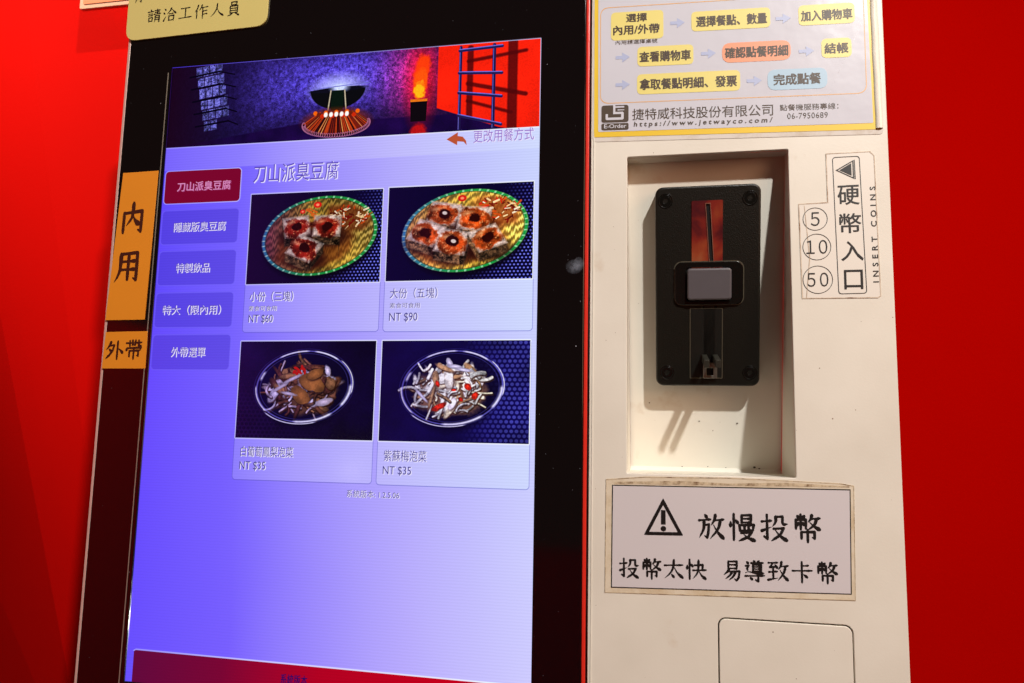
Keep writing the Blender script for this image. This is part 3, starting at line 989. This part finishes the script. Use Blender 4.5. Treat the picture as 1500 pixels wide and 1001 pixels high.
caption("heading", "刀山派臭豆腐", (-277.6, 170.6, -215, 183.6), dk)
ar = [(-139.4, 194.2), (-131.6, 198.8), (-131.8, 196.2), (-128.2, 195.4), (-126.0, 192.6), (-125.4, 189.4), (-127.6, 191.9), (-131.9, 192.5), (-132.0, 189.8)]
back = flat("back_arrow", [[(x * 1.0, z) for x, z in ar]], YS - .2, glow("rust_pixels", (186, 82, 50)), dk)
caption("back_caption", "更改用餐方式", (-121, 190.6, -80.6, 199.2), dk, m=glow("mauve_text_pixels", (150, 110, 200)), ghost=.4)

BTN = glow_ramp("button_fill", [(0, (82, 62, 226)), (.25, (92, 74, 228)), (1, (120, 100, 235))], [(0, (88, 68, 232)), (.25, (100, 80, 234)), (1, (120, 100, 235))])
BTN_EDGE = glow_ramp("button_outline", [(0, (104, 86, 245)), (1, (140, 125, 250))], [(0, (104, 86, 245)), (1, (140, 125, 250))])
for i, (z1, z0, body_, tx0, tx1) in enumerate(((182, 158, "刀山派臭豆腐", -336, -294.6), (153, 128.6, "隱藏版臭豆腐", -336.5, -296.5), (123.6, 99.4, "特製飲品", -332.5, -306.5),
                                              (94, 69.8, "特大（限內用）", -340.5, -296), (64.6, 40.6, "外帶選單", -331.5, -305.5))):
    sel = i == 0
    b = flat("category_button", [rr(-346, z0, -287, z1, 2.6)], YS - .1, glow("selected_button_pixels", (122, 4, 44)) if sel else BTN, dk, uv=True)
    b['label'] = "dark red selected category button" if sel else "purple category button"
    flat("outline", [rr(-346.4, z0 - .4, -286.6, z1 + .4, 3), rr(-345.8, z0 + .2, -287.2, z1 - .2, 2.5)], YS - .3, LIGHT if sel else BTN_EDGE, b, uv=True)
    zc = (z0 + z1) / 2
    caption("caption", body_, (tx0, zc - 3.2, tx1, zc + 3.6), b, ghost=.5, m=glow("pink_text_pixels", (225, 150, 200)) if sel else DARK_TXT,
            pm=glow("soft_pink_pixels", (160, 60, 120)) if sel else PALE_TXT)

cards = [(-278.6, 162.4, -181.6, 99.0, 66.1), (-178.4, 162.9, -79.6, 99.2, 65.9), (-279.4, 60.0, -182.0, -4.7, -32.0), (-178.8, 60.0, -80.1, -4.8, -32.4)]
pics = [basket_dish("three_piece_tofu_pixels", [(.56, .38, .150, -8, 0), (.91, .38, .155, 3, 0), (.66, .62, .160, 30, 0)], .74, 21),
        basket_dish("five_piece_tofu_pixels", [(.60, .30, .155, 12, 1), (.92, .36, .165, 6, 0), (.42, .50, .155, 26, 0), (.70, .60, .165, 14, 1), (1.06, .57, .155, -24, 0)], 1.0, 33),
        bowl_dish("grape_pickle_pixels", False, 44, 0), bowl_dish("plum_pickle_pixels", True, 55, 1)]
caps = [("小份（三塊）", (-274.8, 87.0, -243.0, 94.0), "素食可食用", (-275, 80.6, -254.5, 84.2), "NT $60", (-274.6, 72.0, -256.8, 78.0)),
        ("大份（五塊）", (-174.6, 87.6, -142.3, 94.6), "素食可食用", (-174.4, 81.2, -153.8, 84.8), "NT $90", (-174.4, 72.0, -155.2, 78.2)),
        ("白葡萄鳳梨泡菜", (-274.4, -16.8, -236.9, -10.0), None, None, "NT $35", (-274.6, -26.0, -256.0, -20.0)),
        ("紫蘇梅泡菜", (-174.4, -17.4, -146.0, -10.4), None, None, "NT $35", (-174.6, -26.4, -155.8, -20.6))]
clabels = ["menu card with three tofu pieces on a green rimmed tray", "menu card with five tofu pieces on a green rimmed tray",
           "menu card with brown pickles in a glass bowl", "menu card with pale cabbage pickles in a glass bowl"]
for (x0, z1, x1, zm, z0), pm_, cp, lb in zip(cards, pics, caps, clabels):
    cd = flat("menu_card", [rr(x0, z0, x1, z1, 2.2)], YS - .1, CARD_M, dk, uv=True)
    cd['label'] = lb
    flat("outline", [rr(x0 - .3, z0 - .4, x1 + .3, z1 + .4, 2.5), rr(x0 + .15, z0 + .15, x1 - .15, z1 - .15, 2.1)], YS - .3, EDGE_M, cd, uv=True)
    flat("dish_picture", [rr(x0 + .3, zm, x1 - .3, z1 - .2)], YS - .35, pm_, cd, uv=(x0 + .3, zm, x1 - x0 - .6, z1 - .2 - zm))
    flat("picture_edge", [rr(x0 - .1, zm - .7, x1 + .1, z1 + .5, .8), rr(x0 + .5, zm, x1 - .5, z1 - .2, .1)], YS - .45, LIGHT, cd, uv=True)
    caption("dish_name", cp[0], cp[1], cd, ghost=.5, m=DARK_TXT2)
    if cp[2]:
        caption("note", cp[2], cp[3], cd, ghost=.3, m=DARK_TXT2)
    caption("price", cp[4], cp[5], cd, ghost=.45, m=DARK_TXT2, bold=.006)

caption("version_text", "系統版本: 1.2.5.06", (-198.4, -40.9, -163.0, -36.2), dk, ghost=.35, m=DARK_TXT2)
FOOT = glow_ramp("footer_fill", [(0, (92, 10, 62)), (.25, (120, 6, 52)), (.5, (176, 2, 34)), (1, (205, 0, 25))], [(0, (92, 10, 62)), (.25, (120, 6, 52)), (.5, (176, 2, 34)), (1, (205, 0, 25))])
flat("footer_bar", [[(-342.4, -170), (-76.6, -170), (-76.6, -147.6), (-341, -144.6), (-342.4, -145.6)]], YS - .15, FOOT, dk, uv=True)
flat("footer_line", [[(-342.4, -145.6), (-341, -144.8), (-76.6, -147.8), (-76.6, -146.9), (-341, -143.9), (-343.0, -145.0)]], YS - .3, LIGHT, dk, uv=True)
text("footer_text", "系統版本", (-237, -158, -219, -152), YS - .35, glow("navy_pixels", (40, 10, 90)), dk, bold=.02)

# soft pale bluish spots on the glass
def pale_spot_mat():
    m, nt, b = new_mat("noisy_pale_spot")
    tc = nt.nodes.new("ShaderNodeTexCoord")
    gr = nt.nodes.new("ShaderNodeTexGradient"); gr.gradient_type = 'SPHERICAL'
    mp = nt.nodes.new("ShaderNodeMapping"); mp.inputs["Scale"].default_value = (180, 180, 180)
    nt.links.new(tc.outputs["Object"], mp.inputs[0]); nt.links.new(mp.outputs[0], gr.inputs[0])
    nz = nt.nodes.new("ShaderNodeTexNoise"); nz.inputs["Scale"].default_value = 500; nz.inputs["Detail"].default_value = 4
    nt.links.new(tc.outputs["Object"], nz.inputs["Vector"])
    mr = nt.nodes.new("ShaderNodeMapRange"); mr.inputs[1].default_value = .25; mr.inputs[2].default_value = .75; mr.inputs[3].default_value = .15; mr.inputs[4].default_value = 1.0
    nt.links.new(nz.outputs[0], mr.inputs[0])
    mu = nt.nodes.new("ShaderNodeMath"); mu.operation = 'MULTIPLY'
    nt.links.new(gr.outputs[1], mu.inputs[0]); nt.links.new(mr.outputs[0], mu.inputs[1])
    m2 = nt.nodes.new("ShaderNodeMath"); m2.operation = 'MULTIPLY'; m2.inputs[1].default_value = 0.26
    nt.links.new(mu.outputs[0], m2.inputs[0])
    nt.links.new(m2.outputs[0], b.inputs["Alpha"])
    b.inputs["Base Color"].default_value = (0.6, 0.68, 0.85, 1)
    b.inputs["Roughness"].default_value = 0.7
    return m


SM = pale_spot_mat()
flat("pale_spot", [circ(-53.6, 106.0, 5.5, 24, 4.6)], -0.05, SM, dk)
flat("pale_spot", [circ(-50.8, 107.6, 3.4, 24, 4.6)], -0.09, SM, dk)

# ---------------------------------------------------------------- payment cabinet
pc = empty("payment_cabinet", 45, 60, -250, "off-white metal cabinet with a recessed black coin acceptor", "payment cabinet")
PX0, PX1, PZ0, PZ1 = -43.6, 132.0, -260, 440
RX0, RX1, RZ0, RZ1 = -20.8, 75.6, -20.8, 175.6
door_loop = rr(31.6, -240, 103.0, -101.4, 4)
front = flat("front_panel", [rr(PX0, PZ0, PX1, PZ1, 2.5), rr(RX0, RZ0, RX1, RZ1, .8), rr(30.9, -240.7, 103.7, -100.7, 4.6)], 0.0, WHITE, pc, thick=3.0, bev=0.5, res=3)
# rounded shoulders and sides of the sheet-metal box
finish("side_panel", box_mesh(PX0 + .3, PX0 + 2, 2.9, 120, PZ0, PZ1), pc, WHITE)
finish("side_panel", box_mesh(PX1 - 2, PX1 - .3, 2.9, 120, PZ0, PZ1), pc, WHITE)
finish("seam", box_mesh(-44.8, -43.7, 2.0, 30, PZ0, PZ1), pc, mat("dark_gap", (30, 20, 18), 0.6))
finish("bead", box_mesh(PX0 + 1.6, PX0 + 2.5, -0.35, 0.2, PZ0, PZ1), pc, WHITE, bevel=0.3)
flat("access_door", [door_loop], -0.25, WHITE, pc, thick=2.5, bev=0.4)
flat("door_gap", [rr(30.2, -241.2, 104.3, -100.2, 5)], 3.6, mat("gap_shadow_paint", (40, 24, 18), 0.8), pc, thick=1.0)

# recess: upright back wall behind the leaning face, so it is deeper at the bottom
DT, DB = 12.5, 58.0
dep = lambda z: DT + (RZ1 - z) / (RZ1 - RZ0) * (DB - DT)
tilt = math.atan2(DB - DT, RZ1 - RZ0)
rv, rf = [], []


def rq(a, b, c, d):
    i = len(rv); rv.extend([a, b, c, d]); rf.append((i, i + 1, i + 2, i + 3))


y0 = 2.8
F = 2.5   # fillet along the bottom and right inner corners
rq((RX0, y0, RZ1), (RX1, y0, RZ1), (RX1, DT, RZ1), (RX0, DT, RZ1))
rq((RX0, y0, RZ0), (RX0, DB - F, RZ0), (RX1, DB - F, RZ0), (RX1, y0, RZ0))
rq((RX0, y0, RZ0), (RX0, y0, RZ1), (RX0, DT, RZ1), (RX0, DB - F, RZ0))
rq((RX1, y0, RZ0), (RX1, DB - F, RZ0), (RX1, DT, RZ1), (RX1, y0, RZ1))
rq((RX0, DB - F, RZ0), (RX0, dep(RZ0 + F), RZ0 + F), (RX1, dep(RZ0 + F), RZ0 + F), (RX1, DB - F, RZ0))
rq((RX0, dep(RZ0 + F), RZ0 + F), (RX0, DT, RZ1), (RX1, DT, RZ1), (RX1, dep(RZ0 + F), RZ0 + F))
rm = poly_mesh(rv, rf)
bm = bmesh.new(); bm.from_mesh(rm); bmesh.ops.remove_doubles(bm, verts=bm.verts, dist=.01); bm.to_mesh(rm); bm.free()
finish("recess", rm, pc, WHITE)


# coin acceptor, bolted to the recess back and tilted with it
def on_back(me, x0, z0, proud):
    """mesh drawn flat around (0,0) with y<0 outward -> onto the recess back, its centre at x0, z0"""
    c, s = math.cos(tilt), math.sin(tilt)
    for v in me.vertices:
        x, y, z = v.co
        y -= proud
        v.co = (x0 + x, dep(z0) + y * c - z * s, z0 + z * c + y * s)
    me.update()
    return me


ACX, ACZ, ACW, ACH, ACT = 28.3, 98.0, 63.8, 125.6, 13.0


def ac(name, loops, y, m, parent, thick=0.0, bev=0.0, res=3):
    me = flat_mesh(loops, y, thick, bev, res)
    return finish(name, on_back(me, ACX, ACZ, ACT), parent, m)


hw, hh = ACW / 2, ACH / 2
acc = ac("coin_acceptor", [rr(-hw, -hh, hw, hh, 5), rr(-2.6, -44, 5.2, -10, .3)] , 0, PLASTIC, pc, thick=ACT, bev=1.2)
ac("slot_back", [rr(-12, -50, 12, 60)], 11.5, VOID, acc)
for sx in (-1, 1):
    for sz in (-1, 1):
        cx, cz = sx * (hw - 6.4) + (.5 if sz < 0 else 0), sz * (hh - 8.6)
        ac("screw_washer", [circ(cx, cz, 4.6), circ(cx, cz, 3.9)], -0.35, GLOSSY_BLACK, acc, thick=.6, bev=.15)
        ac("screw", [circ(cx, cz, 3.6, 24), circ(cx, cz, 1.6, 6)], -0.15, GLOSSY_BLACK, acc, thick=.5, bev=.18)


def copper_mat():
    m, nt, b = new_mat("iridescent_metal_plate")
    tc = nt.nodes.new("ShaderNodeTexCoord")
    nz = nt.nodes.new("ShaderNodeTexNoise"); nz.inputs["Scale"].default_value = 42; nz.inputs["Detail"].default_value = 3; nz.inputs["Distortion"].default_value = 0.4
    nt.links.new(tc.outputs["Object"], nz.inputs["Vector"])
    r = nt.nodes.new("ShaderNodeValToRGB")
    e = r.color_ramp.elements
    for _ in range(3):
        e.new(.5)
    for el, (p, c) in zip(e, [(.28, (70, 36, 50)), (.42, (128, 48, 52)), (.52, (182, 66, 54)), (.64, (212, 104, 66)), (.8, (222, 150, 104))]):
        el.position = p; el.color = lin(c)
    nt.links.new(nz.outputs[0], r.inputs[0]); nt.links.new(r.outputs[0], b.inputs["Base Color"])
    b.inputs["Metallic"].default_value = .6; b.inputs["Roughness"].default_value = .24
    return m


COPPER = copper_mat()
slot = [(.2, 10), (3.4, 10), (.4, 51), (-2.4, 51)]
ac("slot_plate", [rr(-9.6, 10.5, 9.2, 53.6, .5), slot and [(1.6, 12), (3.9, 12), (1.5, 51.5), (-1.0, 51.5)]], -0.5, COPPER, acc, thick=.5)
ac("coin_slot", [[(1.6, 12), (3.9, 12), (1.5, 51.5), (-1.0, 51.5)]], -.12, VOID, acc)
ac("slot_lip", [[(1.2, 11.6), (4.3, 11.6), (1.9, 52), (-1.4, 52)], [(1.6, 12), (3.9, 12), (1.5, 51.5), (-1.0, 51.5)]], -.9, mat("worn_copper_edge", (190, 130, 110), .35, metal=.7), acc, thick=.4)
bz = ac("button_bezel", [rr(-20.0, -11.0, 21.6, 15.8, 4.4), rr(-13.0, -8.6, 14.8, 12.4, 2)], -1.6, GLOSSY_BLACK, acc, thick=2.2, bev=.5)
ac("bezel_rim", [rr(-20.5, -11.5, 22.1, 16.3, 4.9), rr(-19.8, -10.8, 21.4, 15.6, 4.2)], -.55, mat("worn_rim", (112, 108, 92), .35, metal=.5), acc, thick=.5)
ac("button_well", [rr(-15, -10, 16.5, 14, 1)], -.4, VOID, acc)
ac("return_button", [rr(-12.4, -8.0, 14.4, 11.8, 2.0)], -4.6, GREY_BUTTON, acc, thick=5.0, bev=1.3)
ac("channel_plate", [rr(-10.4, -57.5, 9.0, -13.6, .5), rr(-2.2, -45, 4.8, -10, .3)], -0.25, mat("channel_plastic", (20, 21, 18), .38), acc, thick=.4)
ac("channel_rim", [rr(-10.8, -57.9, 9.4, -13.4, .6), rr(-10.3, -57.4, 8.9, -13.6, .4)], -.4, mat("channel_rim_plastic", (78, 74, 62), .3), acc, thick=.3)
ac("coin_channel", [rr(-2.2, -45, 4.8, -13, .2)], -.05, VOID, acc)
cl = ac("coin_clip", [rr(-2.6, -57.6, 6.0, -47.6, .5), rr(-.5, -55.8, 3.8, -51.0, .2)], -2.0, STEEL, acc, thick=2.4, bev=.3)
ac("clip_eye", [rr(-.5, -55.8, 3.8, -51.0)], -.3, VOID, acc)
for x in (-3.0, 3.6):
    ac("prong", [rr(x - .4, -47.2, x + 2.8, -42.6, .4)], -28.0, mat("dark_steel_prong", (70, 70, 62), .4, metal=.6) if x < 0 else bpy.data.materials["dark_steel_prong"], acc, thick=28.2, bev=.2)

# grime along the recess floor
GR = grime_mat("corner_grime", (225, 215, 195), (120, 88, 55), .46, .66, 160)
for i, (x, z, r) in enumerate(((24, 12, .5), (48, 11, .55), (29.5, -17.5, .35), (59, -17.2, .9), (62, -17.9, .6), (13, -19.5, .4), (41, -18, .35))):
    zz = max(z, -17.9)
    flat("dirt_spot", [circ(x, zz, r, 10, r * .7)], dep(zz) - .35 if z > -17.9 else dep(zz) - .4, BROWN_INK, pc)

# ---------------------------------------------------------------- instruction sheet
SL = -0.0265
S = lambda pts: skew(pts, -42.0, SL)
FILM = grime_mat("clear_laminate", (226, 222, 214), (206, 196, 180), .5, .7, 60, rough=.18)
PAPER = mat("glossy_white_paper", (212, 215, 226), 0.24, var=0.025, scale=25, coat=0.4, bump=0.35, bscale=35)
YEL = mat("yellow_print", (240, 205, 60), 0.35, var=0.06, scale=40)
ish = empty("instruction_sheet", 43, 0, 186, "laminated ordering steps sheet with yellow border at top of the white cabinet", "instruction sheet")
flat("laminate", [S(quad([(-42.4, 186.6), (129.8, 186.4), (128.6, 430), (-42.6, 430)], 3))], -.25, FILM, ish, thick=.2)
flat("border", [S(quad([(-41.6, 189.6), (127.4, 189.4), (126.0, 430), (-42.2, 430)], 1))], -.42, YEL, ish)
flat("paper", [S(quad([(-39.0, 193.0), (124.2, 193.4), (121.6, 430), (-40.0, 430)], 1))], -.55, PAPER, ish)
lp1 = S(quad([(-38.0, 211.6), (121.4, 211.9), (121.6, 277.2), (-38.2, 277.0)], 6, 8))
lp2 = S(quad([(-37.5, 212.1), (120.9, 212.4), (121.1, 276.7), (-37.7, 276.5)], 5.6, 8))
flat("frame_line", [lp1, lp2], -.62, mat("orange_print", (228, 176, 110), .4), ish)
# curled right lip of the laminate, lamp glare put into its near-white colour
lipv, lipf = [], []
for j in range(31):
    z = 190.0 + 8.0 * j; wv = .25 * math.sin(j * 1.9) + .15 * math.sin(j * .7)
    for k in range(7):
        a = math.pi * k / 6
        lipv.append((127.4 - .006 * (z - 186) + wv * .4 + 2.1 * math.cos(a), -.35 - (1.3 + wv * .5) * math.sin(a), z + SL * 170))
for j in range(30):
    for k in range(6):
        i = j * 7 + k
        lipf.append((i, i + 1, i + 8, i + 7))
finish("laminate_lip", poly_mesh(lipv, lipf), ish, mat("glare_white_laminate", (250, 246, 232), .16, coat=.5, spec=.8), smooth=True)

bub_y = mat("pale_yellow_print", (234, 222, 130), .4, var=.03)
bub_o = mat("salmon_print", (238, 160, 122), .4, var=.03)
bub_b = mat("pale_blue_print", (172, 204, 226), .4, var=.03)
arr = mat("lilac_arrow_print", (178, 190, 224), .4, var=.03)


def bubble(m, x0, z0, x1, z1, body_, tx, pad=3.2):
    b = flat("text_bubble", [quad([(x0, z0 + SL * 0), (x1, z0 + SL * (x1 - x0)), (x1, z1 + SL * (x1 - x0)), (x0, z1)], pad)], -.68, m, ish)
    for t_, bx in tx:
        text("lettering", t_, bx, -.78, BROWN_INK, b, bold=.035, slope=SL)
    return b


bubble(bub_y, -31.2, 253.6, 2.0, 272.8, None, [("選擇", (-21.5, 265.4, -8.5, 271.0)), ("內用/外帶", (-29.6, 257.2, -.6, 263.6))])
text("lettering", "內用請選擇桌號", (-28.2, 250.6, -1.8, 253.4), -.7, BROWN_INK, ish, slope=SL)
bubble(bub_y, 22.2 - 2.9, 255.6, 67.0, 268.8, None, [("選擇餐點、數量", (22.4, 258.3, 64.9, 265.2))])
bubble(bub_y, 83.6, 253.8, 116.0, 267.0, None, [("加入購物車", (85.2, 256.5, 114.6, 263.2))])
bubble(bub_y, -14.4, 234.8, 20.4, 248.0, None, [("查看購物車", (-13.0, 237.6, 18.7, 244.4))])
bubble(bub_o, 37.8, 233.2, 78.6, 246.2, None, [("確認點餐明細", (39.6, 236.0, 76.9, 243.0))], 5.5)
bubble(bub_y, 96.4, 231.8, 113.6, 244.2, None, [("結帳", (98.2, 234.4, 111.6, 241.0))])
bubble(bub_y, -14.6, 216.2, 48.4, 229.6, None, [("拿取餐點明細、發票", (-12.8, 219.0, 46.3, 226.2))])
bubble(bub_b, 64.6, 213.4, 99.2, 226.6, None, [("完成點餐", (68.2, 216.4, 95.4, 223.4))], 5)
for ax, az in ((6.3, 262.4), (70.2, 259.6), (-28.1, 242.0), (25.1, 240.4), (83.2, 237.2), (-28.1, 223.6), (52.3, 220.4)):
    flat("arrow", [[(ax, az - 1.2), (ax + 4.2, az - 1.3), (ax + 4.2, az - 3.6), (ax + 9.0, az - .2), (ax + 4.2, az + 3.0), (ax + 4.2, az + .9), (ax, az + 1.0)]], -.7, arr, ish)
lg = flat("logo", [S(quad([(-37.0, 199.0), (-19.9, 199.0), (-19.9, 210.4), (-37.0, 210.4)], 1.8)) , ], -.68, BROWN_INK, ish)
flat("logo_strip", [S(quad([(-37.0, 193.9), (-19.9, 193.9), (-19.9, 198.4), (-37.0, 198.4)], 1.2))], -.68, BROWN_INK, ish)
flat("logo_mark", [S([(-34.6, 203.9), (-33.0, 203.9), (-33.0, 202.2), (-30.2, 202.2), (-30.2, 206.2), (-22.9, 206.2), (-22.2, 205.4), (-22.2, 201.2), (-22.9, 200.5), (-34.0, 200.5), (-34.6, 201.1)][:0] or
     [(-34.4, 204.6), (-32.9, 204.6), (-32.9, 202.2), (-24.6, 202.2), (-24.6, 204.4), (-29.6, 204.4), (-29.6, 210.6), (-28.2, 210.6), (-28.2, 205.9), (-23.6, 205.9), (-22.9, 205.2), (-22.9, 201.2), (-23.6, 200.6), (-33.8, 200.6), (-34.4, 201.2)])],
     -.78, PAPER, lg)
flat("logo_mark", [S([(-26.8, 207.4), (-22.6, 207.4), (-22.6, 206.8), (-26.8, 206.8)]), S([(-28.2, 209.6), (-22.6, 209.6), (-22.6, 208.6), (-28.2, 208.6)])], -.78, PAPER, lg)
text("logo_lettering", "E-Order", (-35.2, 195.0, -21.4, 197.6), -.8, PAPER, lg, bold=.03, slope=SL)
text("lettering", "捷特威科技股份有限公司", (-17.6, 199.4, 67.4, 206.8), -.7, BROWN_INK, ish, bold=.005, slope=SL)
text("lettering", "https://www.jetwayco.com/", (-16.6, 194.2, 67.0, 198.2), -.7, BROWN_INK, ish, bold=.035, slope=SL, spacing=1.5, lean=.12)
text("lettering", "點餐機服務專線：", (71.4, 199.8, 105.0, 203.8), -.7, BROWN_INK, ish, slope=SL)
text("lettering", "06-7950689", (75.6, 194.4, 98.8, 198.0), -.7, BROWN_INK, ish, slope=SL, spacing=1.1)

# ---------------------------------------------------------------- coin entry label
LAB = mat("cream_sticker", (234, 230, 220), .38, var=.03, scale=30)
EDGE = grime_mat("brown_sticker_edge", (218, 204, 184), (128, 84, 44), .44, .68, 110)
cel = empty("coin_entry_label", 103, 0, 84, "sticker with an arrow and INSERT COINS beside the coin recess, brown peeling edges", "sticker")
outl = [(81.3, 83.6), (123.2, 83.4), (124.9, 84.6), (124.2, 169.0), (121.8, 171.8), (96.9, 171.6), (97.0, 141.6), (80.6, 141.2)]
inn = [(82.0, 84.1), (123.0, 83.9), (124.3, 85.0), (123.6, 168.8), (121.5, 171.2), (97.5, 171.1), (97.6, 141.0), (81.2, 140.6)]
flat("backing", [outl], -.2, LAB, cel, thick=.15)
flat("worn_edge", [outl, inn], -.32, EDGE, cel)
flat("worn_edge", [[(83.6, 84), (84.1, 84), (86.6, 108), (84.2, 140), (83.8, 140), (85.9, 108)]], -.32, EDGE, cel)
flat("frame_line", [quad([(101.6, 85.9), (117.3, 86.1), (115.9, 169.2), (100.5, 169.1)], 2.0), quad([(102.0, 86.3), (116.9, 86.5), (115.5, 168.8), (100.9, 168.7)], 1.8)], -.36, INK, cel)
flat("arrow", [[(102.2, 160.9), (112.4, 166.8), (112.4, 155.2)], [(103.4, 160.9), (111.8, 156.2), (111.8, 165.8)]], -.36, INK, cel)
flat("arrow", [[(104.4, 160.9), (111.1, 157.2), (111.1, 164.9)]], -.36, INK, cel)
flat("arrow", [[(112.7, 155.0), (113.3, 155.0), (113.1, 167.0), (112.7, 167.0)]], -.36, INK, cel)
for ch, bx in (("硬", (103.0, 139.6, 114.9, 151.4)), ("幣", (103.5, 122.4, 115.4, 134.2)), ("入", (103.9, 105.8, 116.0, 117.4)), ("口", (105.1, 88.8, 115.2, 100.2))):
    text("lettering", ch, bx, -.36, INK, cel, bold=.012)
for n_, cz, r in (("５", 131.5, 7.0), ("１０", 114.5, 8.0), ("５０", 94.8, 8.4)):
    cx = 89.9 + (.5 if r > 7.5 else 0)
    flat("coin_ring", [circ(cx, cz, r), circ(cx, cz, r - .35)], -.36, INK, cel)
    w = 2.5 if n_ == "５" else 5.9
    text("lettering", n_, (cx - w, cz - 4.2, cx + w, cz + 4.2), -.36, INK, cel, spacing=.62)
text("lettering", "INSERT COINS", (120.9, 92.6, 123.9, 150.0), -.36, INK, cel, rot=90, spacing=1.8, bold=.035)

# ---------------------------------------------------------------- warning label
wlb = empty("warning_label", 37, 0, -91, "taped paper warning with a triangle symbol below the coin recess, grimy tape edges", "warning label")
TAPE = grime_mat("old_clear_tape", (228, 218, 196), (200, 178, 138), .45, .75, 45, rough=.25)
DIRTY = grime_mat("dirty_tape_edge", (214, 198, 168), (112, 80, 48), .44, .66, 130)
NOTE = mat("matte_warning_paper", (214, 210, 214), .42, var=.03, scale=20)
film = [(-33.6, -90.6), (105.4, -87.2), (106.6, -24.2), (99, -23.0), (40, -21.6), (-10, -22.4), (-33.2, -24.6)]
flat("tape", [film], -.2, TAPE, wlb, thick=.15)
inn = [(-33.2, -90.2), (105.1, -86.9), (106.2, -24.6), (99, -23.5), (40, -22.2), (-10, -23.0), (-32.8, -25.1)]
flat("tape_edge", [film, inn], -.32, DIRTY, wlb)
flat("grime_band", [[(-28, -27.2), (104, -25.2), (104, -24.6), (70, -23.6), (40, -25.0), (10, -24.4), (-28, -26.0)]], -.31, DIRTY, wlb)
P4 = [(-29.9, -87.6), (103.4, -84.0), (104.6, -26.2), (-29.5, -27.8)]
flat("outline", [P4], -.35, INK, wlb)
flat("paper", [[(-29.3, -87.0), (102.8, -83.5), (104.0, -26.9), (-28.9, -28.4)]], -.42, NOTE, wlb)
flat("symbol", [quad([(-10.8, -56.4), (12.0, -55.9), (.7, -34.9), (.3, -34.9)], .8), quad([(-7.6, -54.4), (8.8, -54.0), (.6, -38.9), (.4, -38.9)], .4)], -.5, INK, wlb)
flat("symbol", [[(-.8, -50.0), (1.9, -50.0), (1.9, -41.6), (-.8, -41.6)]], -.5, INK, wlb)
flat("symbol", [circ(.6, -52.3, 1.6, 20)], -.5, INK, wlb)
for ch, x0 in zip("放慢投幣", (20.8, 38.2, 55.8, 73.6)):
    brush(ch, (x0 - .3, -58.2 + .03 * (x0 - 20), x0 + 15.0, -42.2 + .03 * (x0 - 20)), -.5, INK, wlb, 1.38)
for ch, x0 in zip("投幣太快易導致卡幣", (-24.8, -11.9, .8, 13.6, 33.8, 46.0, 58.8, 71.8, 85.2)):
    brush(ch, (x0 - .2, -81.8 + .028 * (x0 + 25), x0 + 11.6, -69.8 + .028 * (x0 + 25)), -.5, INK, wlb, 1.42)

# ---------------------------------------------------------------- labels on the glass
ORG = mat("orange_card", (240, 150, 40), .45, var=.04, scale=40)
DI = empty("dine_in_label", -366, 0, 75, "long orange label 內用 on the left glass border above the smaller orange one", "label")
flat("card", [[(-384.0, 75.2), (-352.8, 75.4), (-351.4, 182.6), (-379.6, 182.2)]], -.5, ORG, DI, thick=.4)
TK = empty("takeaway_label", -366, 0, 41, "short orange label 外帶 on the left glass border below the taller orange one", "label")
flat("card", [[(-383.6, 41.2), (-349.4, 41.2), (-350.0, 67.2), (-382.8, 66.8)]], -.5, ORG, TK, thick=.4)
BR = mat("dark_brown_ink", (70, 26, 14), .5, var=.1, scale=200)
brush("內", (-379.6, 136.0, -357.6, 161.0), -.6, BR, DI)
brush("用", (-381.4, 101.0, -357.8, 126.0), -.6, BR, DI)
brush("外", (-382.0, 47.2, -367.2, 61.0), -.6, BR, TK)
brush("帶", (-366.4, 47.6, -352.6, 61.6), -.6, BR, TK)
SN = empty("staff_notice", -329, 0, 286, "pale yellow rounded notice on top of the black glass asking for staff", "notice")
flat("card", [quad([(-386.4, 282.6), (-273.8, 285.2), (-272.6, 372), (-387, 372)], 9, 8)], -1.4, mat("pale_yellow_card", (222, 208, 128), .5, var=.03, scale=30), SN, thick=1.2, bev=.15)
for ch, x0 in zip("請洽工作人員", (-369.6, -357.0, -344.2, -331.4, -318.8, -305.6)):
    brush(ch, (x0, 294.8, x0 + 11.2, 306.0), -1.5, INK, SN, 1.15)
brush("有", (-384.4, 311.6, -373.2, 322.8), -1.5, INK, SN, 1.15)
